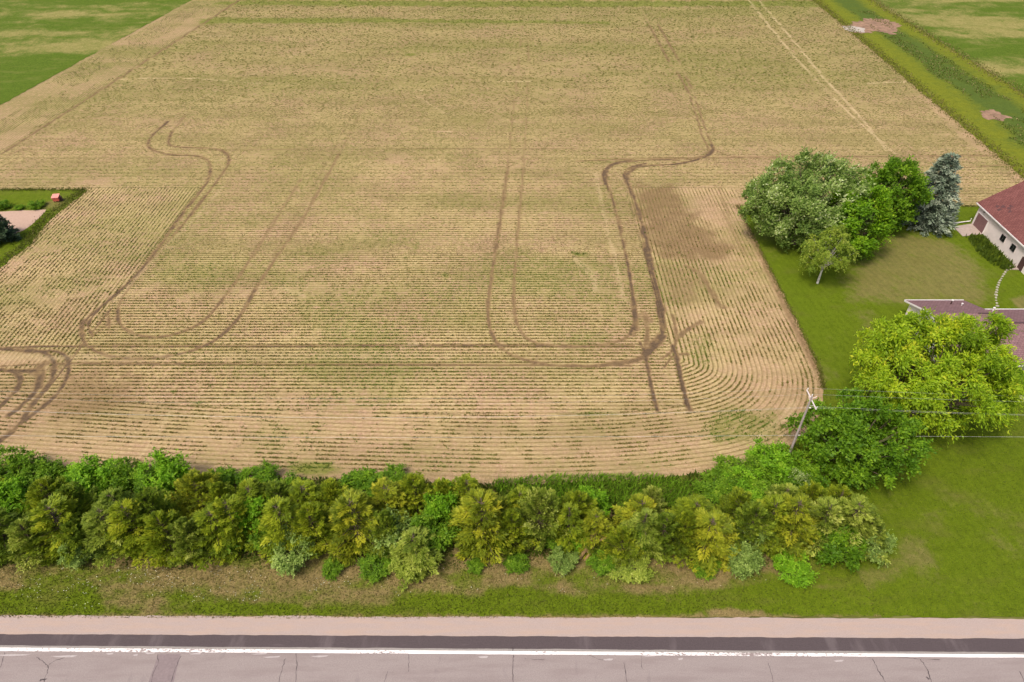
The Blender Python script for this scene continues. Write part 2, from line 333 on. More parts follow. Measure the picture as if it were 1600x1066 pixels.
XL = -59.0
def row_phase(P):
    """row number at each place, and the way across the rows"""
    x, y = P[:, 0], P[:, 1]; ph = y / ROW; n = np.tile((0.0, 1.0), (len(P), 1))
    B = ((x < XL + 0.012 * (y - 80)) & (y < 117) & (y > 66)) | ((y > 125) & (x < lineX(y, LS0, LS1)))
    ph = np.where(B, x / ROW, ph); n[B] = (1, 0)
    c = np.nonzero((x > -95) & (x < 42) & (y < 118))[0]
    if len(c):
        d, v = pdist(P[c], EDGE2); xc, yc = x[c], y[c]
        C = ((xc > 21.5) & (yc < 117) & (d < 22)) | ((d < 10) & (yc < 75) & (xc > -80))
        k = c[C]; ph[k] = d[C] / ROW; n[k] = v[C] / np.maximum(d[C], 1e-6)[:, None]
    return ph, n
def in_field(P, margin=0.0):
    x, y = P[:, 0], P[:, 1]
    ok = ~((x > YARD_L - margin) & (y < YARD_T + margin)) & ~inside(P, LEFT_LAWN)
    ey = np.interp(x, EDGE[:49, 0], EDGE[:49, 1]); ok &= (y > ey + 0.9) | (x > 33)
    c = np.nonzero((x > 25) & (y < 75))[0]
    if len(c):
        cp = np.vstack([EDGE, [(60, 112), (60, 30), (-90, 30)]]); ok[c] &= ~inside(P[c], cp)
    ok &= (y < 118) | ((x > lineX(y, LF0, LF1) + 0.5 + margin) & (x < lineX(y, RE0, RE1) - 0.3 - margin))
    return ok

# field soil --------------------------------------------------------
tf = NT_('field_soil')
rowp = tf.attr('row'); mk = tf.node('ShaderNodeSeparateXYZ'); tf.l.new(tf.attr('mask', 'Vector'), mk.inputs[0])
wv = tf.math('COSINE', tf.math('MULTIPLY', rowp, 2 * math.pi))                     # 1 on the plant row
n1 = tf.noise(1.1, 6, 0.7); n2 = tf.noise(2.6, 8, 0.85); n3 = tf.noise(0.09, 5, 0.6); n4 = tf.noise((1.6, 4.5, 1), 6, 0.8); n5 = tf.noise((0.03, 0.14, 1), 5, 0.65)
wn_ = tf.math('ADD', wv, tf.math('MULTIPLY', tf.math('SUBTRACT', n1, 0.5), 1.3))
soil = tf.ramp(n2, [(0.34, (0.225, 0.138, 0.078)), (0.5, (0.395, 0.258, 0.157)), (0.66, (0.56, 0.385, 0.25))])
straw = tf.ramp(n4, [(0.34, (0.265, 0.192, 0.085)), (0.52, (0.43, 0.33, 0.155)), (0.68, (0.61, 0.49, 0.265))])
sfac = tf.math('MULTIPLY', tf.step(tf.math('ADD', n1, tf.math('MULTIPLY', tf.math('SUBTRACT', n3, 0.5), 0.9)), 0.28, 0.62), tf.math('SUBTRACT', 1.0, tf.math('MULTIPLY', mk.outputs[2], 0.85)))
base = tf.mix(sfac, soil, straw)
rowc = tf.ramp(n2, [(0.35, (0.11, 0.078, 0.026)), (0.65, (0.23, 0.175, 0.068))])
rf = tf.math('MULTIPLY', tf.step(wn_, 0.1, 0.95), tf.math('SUBTRACT', 0.78, tf.math('MULTIPLY', mk.outputs[2], 0.5)))
base = tf.mix(rf, base, rowc)
base = tf.mix(tf.math('MULTIPLY', tf.step(n5, 0.42, 0.66), 0.36), base, (0.155, 0.135, 0.042))
gcol = tf.ramp(n4, [(0.3, (0.10, 0.115, 0.02)), (0.7, (0.23, 0.21, 0.06))])
base = tf.mix(tf.math('MULTIPLY', mk.outputs[1], tf.step(n1, 0.25, 0.6)), base, gcol); base = tf.mix(tf.math('MULTIPLY', tf.step(mk.outputs[1], 0.66, 1.0), 0.55), base, tf.ramp(n4, [(.35, (.085, .12, .012)), (.65, (.19, .21, .035))]))
base = tf.mix(tf.math('MINIMUM', tf.math('MULTIPLY', tf.math('MULTIPLY', mk.outputs[0], 1.45), tf.step(n1, -0.25, 0.5)), 0.95), base, tf.ramp(n2, [(0.3, (0.125, 0.080, 0.037)), (0.7, (0.25, 0.165, 0.082))]))
base = tf.mix(tf.math('MULTIPLY', tf.step(mk.outputs[0], 0.55, 1.0), 0.85), base, tf.ramp(n2, [(.35, (0.06, 0.041, 0.026)), (.65, (.125, .085, .055))]))
base = tf.mix(tf.math('MULTIPLY', tf.attr('pale'), tf.step(n1, 0.2, 0.55)), base, tf.ramp(n2, [(.35, (.40, .30, .15)), (.65, (.62, .50, .29))]))
tf.col(base, 0.95); tf.b.inputs['Specular IOR Level'].default_value = 0.1
tf.bump(tf.math('ADD', n2, tf.math('MULTIPLY', wv, 0.25)), 0.6, 0.08)
M_SOIL = tf.m

def grid_block(x0, x1, y0, y1, c):
    nx = int(round((x1 - x0) / c)) + 1; ny = int(round((y1 - y0) / c)) + 1
    X, Y = np.meshgrid(np.linspace(x0, x1, nx), np.linspace(y0, y1, ny)); P = np.stack([X.ravel(), Y.ravel()], 1)
    i = np.arange(nx * ny).reshape(ny, nx); F = np.stack([i[:-1, :-1], i[:-1, 1:], i[1:, 1:], i[1:, :-1]], -1).reshape(-1, 4)
    return P, F
Vs, Fs, rows, masks, pales = [], [], [], [], []; off = 0
for b in ((-90, 46, 45, 92, .21), (-132, 116, 92, 164, .4), (-200, 200, 164, 290, .7)):
    P, F = grid_block(*b); ph, _ = row_phase(P); dk, gr, ba, pa, tr = field_masks(P)
    z = -0.07 * tr + 0.05 * (fbm(P[:, 0] * .6, P[:, 1] * .6, 2) - .5); z += 0.02 * np.cos(2 * np.pi * ph)
    e = (np.abs(P[:, 1] - b[2]) < .01) | (np.abs(P[:, 1] - b[3]) < .01); z[e] = 0
    Vs.append(np.column_stack([P, z])); Fs.append(F + off); off += len(P); rows.append(ph); masks.append(np.column_stack([dk, gr, ba])); pales.append(pa)
field = mobj('crop_field', raw_mesh('crop_field', np.vstack(Vs), np.vstack(Fs), {'row': np.concatenate(rows), 'mask': np.vstack(masks), 'pale': np.concatenate(pales)}), M_SOIL)
tag(field, kind='structure'); field.data.polygons.foreach_set('use_smooth', [True] * len(field.data.polygons))

# ------------------------------------------------------------------ base ground and grass sheets
def mat_grass(name, g0, g1, d0, d1, fine=9.0, stripes=0.0):
    t = NT_(name); dry = t.attr('v'); a = t.noise(fine, 5, 0.75); b = t.noise(0.35, 5, 0.65); c = t.noise(1.6, 5, 0.7)
    G = t.ramp(a, [(0.3, g0), (0.7, g1)]); D = t.ramp(a, [(0.3, d0), (0.7, d1)])
    f = t.math('ADD', dry, t.math('ADD', t.math('MULTIPLY', t.math('SUBTRACT', b, 0.5), 0.9), t.math('MULTIPLY', t.math('SUBTRACT', c, 0.5), 0.9)))
    x = t.mix(t.step(f, 0.15, 0.85), G, D)
    x = t.mix(t.math('MULTIPLY', t.step(t.noise(0.9, 6, .75), 0.35, 0.7), 0.5), x, t.mix(0.5, x, (0.01, 0.02, 0.0))); x = t.mix(t.math('MULTIPLY', t.step(t.noise((.12, .3, 1), 5, .6), 0.5, 0.72), 0.35), x, d0)
    if stripes:                                            # mowing lines
        sx = t.node('ShaderNodeSeparateXYZ'); t.l.new(t.obj(), sx.inputs[0])
        w = t.math('SINE', t.math('ADD', t.math('MULTIPLY', sx.outputs[0], 6.6), t.math('ADD', t.math('MULTIPLY', sx.outputs[1], 1.1), t.math('MULTIPLY', t.noise(.25, 3, .5), 9.0))))
        x = t.mix(t.math('MULTIPLY', t.step(w, -.6, .9), stripes * 2), x, t.mix(.5, x, (.02, .035, .0)))
    t.col(x, 0.95); t.b.inputs['Specular IOR Level'].default_value = 0.08; t.bump(a, 0.7, 0.08); return t.m
G0, G1 = (0.058, 0.098, 0.004), (0.148, 0.195, 0.010)
M_LAWN = mat_grass('lawn_grass', G0, G1, (0.125, 0.115, 0.028), (0.235, 0.21, 0.07), stripes=.08)
M_VERGE = mat_grass('verge_grass', G0, G1, (0.15, 0.115, 0.04), (0.30, 0.225, 0.10))
M_MEADOW = mat_grass('meadow_grass', (0.05, 0.085, 0.012), (0.11, 0.15, 0.028), (0.12, 0.14, 0.010), (0.20, 0.215, 0.02), 3.0)
M_CEREAL = mat_grass('cereal_grass', (0.05, 0.095, 0.008), (0.12, 0.17, 0.018), (0.21, 0.19, 0.055), (0.34, 0.29, 0.11), 2.5)

def rough_edge(poly, step=0.8, amp=0.3, k=0):
    out = []
    n = len(poly)
    for i in range(n):
        a = np.array(poly[i], float); b = np.array(poly[(i + 1) % n], float); L = np.linalg.norm(b - a); m = max(1, int(L / step)); nn = np.array((-(b - a)[1], (b - a)[0])) / max(L, 1e-9)
        for j in range(m):
            p = a + (b - a) * j / m; out.append(p + nn * amp * 2 * (fbm(p[0:1] * 1.1, p[1:2] * 1.1, k, 3)[0] - 0.5))
    return np.array(out)
def sheet(name, poly, cell, z, m, vfun, amp=0.3, k=0, step=0.8, zf=None):
    bd = rough_edge(poly, step, amp, k); lo = bd.min(0); hi = bd.max(0)
    gx = np.arange(lo[0] + cell / 2, hi[0], cell); gy = np.arange(lo[1] + cell / 2, hi[1], cell); X, Y = np.meshgrid(gx, gy); P = np.stack([X.ravel(), Y.ravel()], 1)
    P = P + (np.random.default_rng(k + 3).random(P.shape) - 0.5) * cell * 0.4
    P = P[inside(P, bd)]; d, _ = pdist(P, bd, True); P = P[d > cell * 0.4]
    A = np.vstack([bd, P]); nb = len(bd)
    vo, _, fo, _, _, _ = delaunay_2d_cdt([Vector(p) for p in A], [(i, (i + 1) % nb) for i in range(nb)], [list(range(nb))], 1, 1e-5)
    V2 = np.array([(p.x, p.y) for p in vo]); F = np.array([f for f in fo if len(f) == 3])
    a, b, c = V2[F[:, 0]], V2[F[:, 1]], V2[F[:, 2]]; ar = (b[:, 0] - a[:, 0]) * (c[:, 1] - a[:, 1]) - (b[:, 1] - a[:, 1]) * (c[:, 0] - a[:, 0])
    F[ar < 0] = F[ar < 0][:, ::-1]
    zz = np.full(len(V2), z) + (zf(V2) if zf else 0)
    o = mobj(name, raw_mesh(name, np.column_stack([V2, zz]), F, {'v': vfun(V2)}), m); tag(o, kind='structure')
    o.data.polygons.foreach_set('use_smooth', [True] * len(F)); return o, bd

gb = MB().poly([(-3000, -2500, -.16), (3000, -2500, -.16), (3000, 5000, -.16), (-3000, 5000, -.16)]).build('ground', None)
gb.data.materials.append(mat_plain('far_ground', (0.13, 0.14, 0.035), 0.95, 0.3, 0.05)); tag(gb, kind='structure')

def lawn_v(P):
    x, y = P[:, 0], P[:, 1]; v = 0.08 + 0.35 * sstep(0.5, 0.75, fbm(x * .08, y * .12, 2)) 
    v = np.maximum(v, 0.78 * softpoly(P, WP([(1385, 370), (1420, 362), (1480, 372), (1545, 425), (1552, 470), (1540, 482), (1420, 475), (1330, 470), (1315, 430)]), 3.0, 1.5, 3, .15))
    v = np.maximum(v, 0.55 * softpoly(P, WP([(1330, 490), (1370, 480), (1380, 520), (1345, 560)]), 2.5, 1.5, 3, .2))
    st = np.sin((x * 0.8 + y * 0.55) * 2 * np.pi / 1.5); v = v + 0.10 * st * (v > .3)
    v = np.maximum(v, 0.62 * softpoly(P, WP([(1395, 850), (1440, 840), (1460, 870), (1420, 900), (1330, 935), (1260, 935), (1270, 905), (1370, 885)]), 1.2, 1.0, 1, .5))
    v = np.maximum(v, 0.30 * softpoly(P, WP([(1430, 800), (1480, 790), (1490, 850), (1430, 850)]), 1.5, 1.0, 1, .5))
    v = np.maximum(v, 0.9 * softpoly(P, WP([(1580, 468), (1600, 462), (1640, 490), (1590, 485)]), .6, .5, 1, .5))
    return v
LAWN = [(34.2, 32.25), (110, 31.6), (110, YARD_T), (41.0, YARD_T + .1), (40.6, 95), (40.5, 80), (40.4, 68), (39.6, 62.5), (37.3, 57.8), (33.5, 53.8), (31.0, 52.2), (31.5, 45), (33.5, 38)]
lawn, lawn_bd = sheet('lawn', LAWN, 0.7, 0.035, M_LAWN, lawn_v, 0.35, 1, .6)
def verge_v(P):
    x, y = P[:, 0], P[:, 1]; t = (y - 32) / 6.0
    v = 0.78 * sstep(0.16, 0.55, t + 0.75 * (fbm(x * .12, y * .45, 2) - .5)) - 0.45 * sstep(.42, .72, fbm(x * .22, y * .5, 5)); v = v * (1 - .8 * sstep(26, 33, x + 5 * (fbm(x * .3, y * .3, 1) - .5)))
    v = np.maximum(v, 0.95 * softpoly(P, WP([(1085, 958), (1140, 950), (1200, 958), (1190, 968), (1090, 968)]), .25, .3, 3, 1.0))
    v = np.maximum(v, 1.0 * softpoly(P, WP([(1010, 885), (1050, 862), (1090, 885), (1060, 900)]), .5, .5, 3, 1.0))
    v = np.maximum(v, sstep(0.35, 0.05, t * 6 + .2 * (fbm(x * 2, y * 2, 1) - .5)) * .9)
    return v
VERGE = [(-95, 32.1), (-40, 32.05), (0, 32.0), (34.6, 32.25), (33.9, 38), (31.9, 45), (31.3, 52.0), (27, 50.2), (20, 48.8), (12, 47.9), (0, 47.4), (-12, 47.7), (-28.5, 48.3), (-42, 49.1), (-58.3, 50.5), (-75, 52.1), (-95, 54.5)]
verge, verge_bd = sheet('grass_verge', VERGE, 0.5, 0.03, M_VERGE, verge_v, 0.16, 2, .35)

def left_v(P): return 0.12 + 0.45 * softpoly(P, WP([(60, 318), (105, 305), (110, 325), (70, 328)]), 1.5, 1, 2, .3) + 0.3 * (fbm(P[:, 0] * .3, P[:, 1] * .3, 1) - .3)
sheet('left_lawn', LEFT_LAWN, 1.0, 0.03, M_LAWN, left_v, 0.5, 3, .7)
M_PAD = mat_plain('pink_gravel', (0.42, 0.29, 0.22), 0.95, 0.12, 4.0)
PAD = [tuple(p) for p in WP([(-60, 332), (5, 331), (72, 328), (62, 341), (50, 352), (36, 361), (20, 367), (0, 372), (-60, 380)])]
sheet('gravel_pad', PAD, 1.0, 0.06, M_PAD, lambda P: np.zeros(len(P)), 0.25, 4, .8)
def cer_v(seed):
    def f(P):
        x, y = P[:, 0], P[:, 1]; v = 0.85 * sstep(.36, .78, .7 * fbm(x * .014 + seed, y * .07, 3, 5) + .3 * fbm(x * .2, y * .4, 1, 4)) + 0.3 * (fbm(x * .12, y * .25, 2) - .45)
        return v - 0.05
    return f
lf = [(lineX(y, LF0, LF1), y) for y in (118.5, 150, 200, 254, 290)]
sheet('green_field_left', [(-200, 118.5)] + lf + [(-200, 290)], 2.2, 0.05, M_CEREAL, cer_v(0), 0.5, 5, 1.2)
rg = [(lineX(y, RG0, RG1), y) for y in (290, 254, 200, 165, 140)]
sheet('green_field_right', rg + [(200, 140), (200, 290)], 2.2, 0.06, M_CEREAL, cer_v(5), 0.5, 6, 1.2)
def mead_v(P):
    x, y = P[:, 0], P[:, 1]; a = lineX(y, RE0, RE1); b = lineX(y, RG0, RG1); t = (x - a) / np.maximum(b - a, 1)
    t = np.where(y < 140, (x - 97) / 26, t); mid = np.exp(-((t - 0.56 - .18 * (fbm(x * .05, y * .05, 1) - .5)) / .17) ** 2)
    return 0.75 - 0.95 * mid + 0.25 * (fbm(x * .2, y * .1, 2) - .5)
re_ = [(lineX(y, RE0, RE1), y) for y in (118, 124, 150, 200, 254, 290)]
sheet('grass_waterway', re_ + [(lineX(290, RG0, RG1) + .3, 290)] + [(lineX(y, RG0, RG1) + .3, y) for y in (254, 200, 165, 140)] + [(200, 140), (200, 109.9), (99, 109.9), (97.6, 114)], 1.8, 0.04, M_MEADOW, mead_v, 0.6, 7, 1.0)
M_MUD = mat_plain('bare_mud', (0.25, 0.155, 0.10), 0.9, 0.4, 0.6)
M_PALE = mat_plain('dried_silt', (0.40, 0.35, 0.30), 0.9, 0.12, 0.8)
sheet('bare_mud', [tuple(p) for p in WP([(1318, 42), (1340, 34), (1358, 29), (1385, 32), (1405, 38), (1400, 47), (1395, 54), (1370, 50), (1345, 53), (1325, 50)])], 1.5, 0.08, M_MUD, lambda P: np.zeros(len(P)), 2.4, 8, .5)
sheet('bare_mud', [tuple(p) for p in WP([(1531, 175), (1545, 171), (1565, 177), (1580, 185), (1568, 190), (1535, 186)])], 1.2, 0.08, M_MUD, lambda P: np.zeros(len(P)), 1.3, 9, .4)
sheet('dried_silt', [tuple(p) for p in WP([(1315, 42), (1330, 41), (1352, 45), (1350, 51), (1330, 50), (1320, 47)])], 1.2, 0.10, M_PALE, lambda P: np.zeros(len(P)), 0.6, 10, .6)

# ------------------------------------------------------------------ road
def rline(py_l, py_r): return W(0, py_l)[1], W(1600, py_r)[1], W(0, py_l)[0], W(1600, py_r)[0]
def road_y(x, pl, pr):
    y0, y1, x0, x1 = rline(pl, pr); return y0 + (x - x0) * (y1 - y0) / (x1 - x0)
def strip(name, top, bot, z, m, amp_t=0.03, amp_b=0.03, kind='structure', x0=-90, x1=110, dx=.25, k=0, parent=None, gap=None):
    x = np.arange(x0, x1, dx); yt = road_y(x, *top) + amp_t * 2 * (fbm(x * .45, x * 0 + k, 1) - .5) + amp_t * .8 * (fbm(x * 3, x * 0 + k, 2) - .5); yb = (road_y(x, *bot) if bot else x * 0 + 14.0) + amp_b * 2 * (fbm(x * .45, x * 0 + k + 9, 3) - .5) + amp_b * .8 * (fbm(x * 3, x * 0 + k + 5, 4) - .5)
    n = len(x); V = np.vstack([np.column_stack([x, yt, np.full(n, z)]), np.column_stack([x, yb, np.full(n, z)])]); i = np.arange(n - 1)
    F = np.stack([i + n, i + n + 1, i + 1, i], -1)
    o = mobj(name, raw_mesh(name, V, F), m, parent)
    if kind: tag(o, kind=kind)
    return o
tr_ = NT_('asphalt'); a1 = tr_.noise(14, 6, 0.75); a2 = tr_.noise((0.18, 1.2, 1), 5, 0.6); a3 = tr_.noise((1.0, .25, 1), 4, .6)
c = tr_.ramp(a1, [(0.3, (0.205, 0.170, 0.160)), (0.7, (0.335, 0.283, 0.268))]); c = tr_.mix(tr_.math('MULTIPLY', tr_.step(a2, .42, .68), .35), c, (0.19, 0.145, 0.14))
c = tr_.mix(tr_.math('MULTIPLY', tr_.step(a3, .62, .72), .25), c, (0.15, 0.12, 0.125)); tr_.col(c, .9); tr_.bump(a1, .3, .01); M_ASPH = tr_.m
td = NT_('dark_asphalt'); b1 = td.noise(12, 6, .75); b2 = td.noise((.5, .15, 1), 4, .6); b3 = td.noise((.4, 5, 1), 4, .6)
c = td.ramp(b1, [(.3, (.058, .044, .047)), (.7, (.10, .078, .08))]); c = td.mix(td.math('MULTIPLY', td.step(b2, .55, .72), .4), c, (.17, .14, .14)); c = td.mix(td.math('MULTIPLY', td.step(b3, .6, .75), .3), c, (.16, .13, .13)); td.col(c, .85); td.bump(b1, .3, .01); M_DARK = td.m
tg = NT_('shoulder_gravel'); g1_ = tg.noise(18, 6, .8); g2_ = tg.noise((.25, 2.2, 1), 4, .6)
c = tg.ramp(g1_, [(.3, (.26, .20, .175)), (.7, (.46, .37, .335))]); c = tg.mix(tg.math('MULTIPLY', tg.step(g2_, .4, .65), .35), c, (.43, .30, .22)); tg.col(c, .95); tg.bump(g1_, .5, .02); M_GRAV = tg.m
tp = NT_('road_paint'); p1 = tp.noise((3, 9, 1), 5, .7); p2 = tp.noise((.08, .3, 1), 3, .5)
c = tp.mix(tp.step(tp.math('ADD', p1, tp.math('MULTIPLY', tp.math('SUBTRACT', p2, .5), .9)), .55, .62), (.80, .76, .74), (.25, .2, .19)); tp.col(c, .7); M_PAINT = tp.m
M_GREY = mat_plain('grey_asphalt_edge', (.27, .245, .225), .9, .15, 10)
strip('gravel_shoulder', (962, 967), (993, 1000), 0.045, M_GRAV, .10, .03, k=1)
road = strip('road', (1004, 1016), None, 0.06, M_ASPH, .02, 0, k=2)
strip('dark_asphalt_shoulder', (991.5, 998.5), (1009, 1020), 0.068, M_DARK, .06, .04, k=3)
strip('paved_edge', (1006, 1017), (1013.5, 1023.5), 0.064, M_GREY, .03, .02, k=4)
strip('edge_line', (1012.5, 1023.5), (1018, 1028.3), 0.072, M_PAINT, .012, .025, k=5)
M_CRACK = mat_plain('crack_tar', (.085, .068, .07), .9, .2, 5); M_PATCH = mat_plain('road_patch', (.215, .17, .17), .9, .15, 6); M_WORN = mat_plain('worn_paint', (.40, .355, .345), .85, .12, 5)
rr = random.Random(5)
def crack(pts, w, m=M_CRACK, name='crack', z=.068):
    P = smooth(WP(pts), 6); n = len(P); P = P + np.array([(rr.uniform(-.05, .05), rr.uniform(-.04, .04)) for _ in range(n)])
    d = np.gradient(P, axis=0); d /= np.linalg.norm(d, axis=1)[:, None] + 1e-9; nn = np.column_stack([-d[:, 1], d[:, 0]]); hw = np.array([w * .36 * rr.uniform(.3, 1.5) for _ in range(n)])[:, None]
    V = np.vstack([P - nn * hw, P + nn * hw]); i = np.arange(n - 1)
    mobj(name, raw_mesh(name, np.column_stack([V, np.full(2 * n, z)]), np.stack([i, i + 1, i + 1 + n, i + n], -1)), m, road)
for pts, w in (([(57, 1028), (70, 1036), (76, 1045), (70, 1062), (66, 1078)], .07), ([(112, 1024), (84, 1034), (74, 1044)], .06), ([(62, 1064), (72, 1062)], .25), ([(246, 1024), (247, 1037), (240, 1052), (234, 1080)], .05),
               ([(283, 1026), (276, 1042), (268, 1066), (264, 1080)], .06), ([(801, 1012), (802, 1030), (801, 1050), (802, 1085)], .09), ([(638, 1018), (639, 1035), (638, 1050)], .05), ([(446, 1030), (440, 1050), (434, 1080)], .07),
               ([(463, 1022), (464, 1045), (460, 1080)], .07), ([(975, 1035), (978, 1055), (984, 1085)], .09), ([(1002, 1022), (1003, 1045)], .05), ([(1363, 1030), (1372, 1048), (1384, 1068), (1392, 1085)], .11), ([(1376, 1026), (1412, 1028), (1437, 1030), (1468, 1032)], .06),
               ([(1437, 1030), (1448, 1046), (1454, 1066), (1456, 1085)], .10), ([(1445, 1058), (1452, 1062)], .22), ([(1592, 1050), (1600, 1066), (1604, 1085)], .08), ([(8, 1020), (2, 1040), (-6, 1060)], .06), ([(1200, 1036), (1206, 1060), (1208, 1080)], .04),
               ([(606, 1050), (600, 1070)], .05), ([(920, 1024), (934, 1030), (948, 1032)], .05), ([(820, 1030), (850, 1032)], .05)): crack(pts, w)
def patch(pts, m, z, name):
    P = rough_edge(WP(pts), .3, .06, 3); MB().poly([(p[0], p[1], z) for p in P]).build(name, m, road)
patch([(248, 1023), (282, 1023), (268, 1085), (226, 1085)], M_PATCH, .0655, 'patch')
for x, y, l in ((20, 1024, 30), (100, 1026, 22), (172, 1022, 6), (212, 1024, 4), (235, 1021, 9), (305, 1022, 10), (405, 1022, 14), (425, 1027, 14), (500, 1026, 14), (755, 1027, 8), (950, 1031, 8), (1015, 1025, 12), (1063, 1030, 4), (1310, 1033, 8)):
    patch([(x - l, y), (x + l * .3, y - 1.2), (x + l, y - 1.4), (x + l * .7, y + 1.2), (x - l * .5, y + 1.8)], M_WORN, .07, 'worn_paint')

# ------------------------------------------------------------------ crop plants
rg_ = np.random.default_rng(21)
def leaf_quads(P, D, L, Wd, up=None, rng=rg_):
    """rhombic leaves: base P, direction D (unit), length, width, blade facing 'up'"""
    n = len(P); 
    if up is None: up = rng.normal(size=(n, 3)); up[:, 2] += 1.0
    S = np.cross(D, up); S /= np.linalg.norm(S, axis=1)[:, None] + 1e-9; N = np.cross(S, D)
    L = np.broadcast_to(L, n)[:, None]; Wd = np.broadcast_to(Wd, n)[:, None]
    mid = P + D * L * 0.5 + N * L * 0.06; tip = P + D * L
    return np.stack([P, mid + S * Wd * .5, tip, mid - S * Wd * .5], 1)
M_CROP = mat_leaf('crop_leaf', [(0.0, (0.17, 0.125, 0.035)), (0.35, (0.19, 0.17, 0.035)), (0.65, (0.165, 0.195, 0.03)), (1.0, (0.12, 0.21, 0.022))], .4, .1)
M_CROPF = mat_leaf('far_crop_leaf', [(0.0, (0.20, 0.155, 0.055)), (0.45, (0.215, 0.20, 0.055)), (1.0, (0.165, 0.20, 0.035))], .4, .1)
def crops(name, lo, hi, dens, L, wd, per, h, keep=1.0, along=False, fade=lambda y: 1.0):
    n = int((hi[0] - lo[0]) * (hi[1] - lo[1]) * dens); P = np.column_stack([rg_.uniform(lo[0], hi[0], n), rg_.uniform(lo[1], hi[1], n)])
    P = P[in_field(P, .8)]; ph, nv = row_phase(P); P = P - nv * ((ph - np.round(ph)) * ROW)[:, None] + nv * rg_.normal(0, .022, len(P))[:, None]
    P = P[in_field(P, .5)]; dk, gr, ba, pa, tr = field_masks(P); x, y = P[:, 0], P[:, 1]
    dn = fbm(x * .55, y * .55, 3, 4) + 0.5 * (fbm(x * .08, y * .12, 5) - .5) - 0.55 * ba
    k = (rg_.random(len(P)) < sstep(0.16, 0.42, dn) * keep * fade(y)) & (tr < .3) & (pa < .45) & (rg_.random(len(P)) > .45 * (dk > .3))
    P, gr, dk = P[k], gr[k], dk[k]; x, y = P[:, 0], P[:, 1]; m = len(P); Q = []; vv = []
    v0 = 0.42 * fbm(x * .12, y * .2, 6) + 0.12 + 0.75 * gr + rg_.normal(0, .1, m) - .15 * dk
    _, nv = row_phase(P)
    for j in range(per):
        az = rg_.uniform(0, 2 * np.pi, m)
        if along: az = np.arctan2(nv[:, 0], -nv[:, 1]) + rg_.normal(0, .2, m)
        el = rg_.uniform(.15, .9, m) if not along else rg_.uniform(0, .06, m)
        D = np.column_stack([np.cos(az) * np.cos(el), np.sin(az) * np.cos(el), np.sin(el)])
        s = rg_.uniform(.7, 1.35, m); B = np.column_stack([x, y, np.full(m, .01) + rg_.uniform(0, h, m)])
        if along: B = B - D * (L * s * .5)[:, None]; B[:, 2] = np.abs(B[:, 2]) + .02
        Q.append(leaf_quads(B, D, L * s, wd * s)); vv.append(np.clip(v0 + rg_.normal(0, .08, m), 0, 1))
    return tag(mobj(name, quads(name, np.vstack(Q), np.concatenate(vv)), M_CROPF if along else M_CROP), kind='stuff')
tag(crops('crop_seedlings', (-86, 48), (43, 108), 17.0, .17, .08, 3, .05, fade=lambda y: 1 - sstep(74, 108, y)), 'rows of young olive green crop plants in the near field', 'crop plants')
tag(crops('crop_seedlings', (-116, 74), (100, 182), 6.5, .40, .12, 1, .04, along=True, fade=lambda y: sstep(74, 108, y) * (1 - sstep(146, 182, y))), 'thin crop rows in the middle distance of the field', 'crop plants')
tag(crops('crop_seedlings', (-130, 146), (125, 285), 3.0, .55, .16, 1, .05, .8, along=True, fade=lambda y: sstep(146, 182, y)), 'faint far crop rows at the top of the field', 'crop plants')

# weeds in the field, verge tufts, tall grass -------------------------------------------------
def blades(P, h, wd, lean, v, rng=rg_, bias=(0, 0)):
    n = len(P); az = rng.uniform(0, 2 * np.pi, n); ln = rng.uniform(0, lean, n)
    D = np.column_stack([np.cos(az) * ln + bias[0], np.sin(az) * ln + bias[1], np.ones(n)]); D /= np.linalg.norm(D, axis=1)[:, None]
    up = np.column_stack([rng.normal(size=n), rng.normal(size=n) - .6, rng.normal(size=n) * .3 + .2])
    return leaf_quads(P, D, h, wd, up), v
def scatter(poly, dens, rng=rg_):
    poly = np.asarray(poly); lo, hi = poly.min(0), poly.max(0); n = int((hi - lo).prod() * dens); P = rng.uniform(lo, hi, (n, 2)); return P[inside(P, poly)]
def stuff(name, parts, m, label, cat):
    Q = np.vstack([p[0] for p in parts]); v = np.concatenate([p[1] for p in parts]); return tag(mobj(name, quads(name, Q, np.clip(v, 0, 1)), m), label, cat, None, 'stuff')
M_WEED = mat_leaf('weed_leaf', [(0.0, (0.05, 0.08, 0.01)), (0.5, (0.10, 0.155, 0.014)), (1.0, (0.18, 0.24, 0.025))], .4)
M_TUFT = mat_leaf('tuft_leaf', [(0.0, (0.06, 0.085, 0.008)), (0.4, (0.13, 0.15, 0.02)), (0.65, (0.22, 0.18, 0.06)), (1.0, (0.36, 0.27, 0.14))], .3, .1)
parts = []
for pl, s, soft in GREENP:
    if pl[:, 1].max() > 95: continue
    P = scatter(pl + 0, 14 * s); P = P[rg_.random(len(P)) < sstep(.3, .55, fbm(P[:, 0] * .9, P[:, 1] * .9, 2))]; n = len(P)
    if n: parts.append(blades(np.column_stack([P, np.full(n, .0)]), rg_.uniform(.15, .4, n), rg_.uniform(.08, .16, n), 1.2, rg_.uniform(.2, .8, n)))
P = np.column_stack([rg_.uniform(-70, 40, 900), rg_.uniform(52, 112, 900)]); P = P[in_field(P, .5)]; P = P[vn(P[:, 0] * .07, P[:, 1] * .09, 4) > .62]; n = len(P)
for i in range(6):
    q = P + rg_.normal(0, .18, P.shape); parts.append(blades(np.column_stack([q, np.zeros(n)]), rg_.uniform(.12, .3, n), rg_.uniform(.07, .14, n), 1.3, rg_.uniform(.3, .9, n)))
stuff('field_weeds', parts, M_WEED, 'scattered green weed patches among the crop rows', 'weeds')

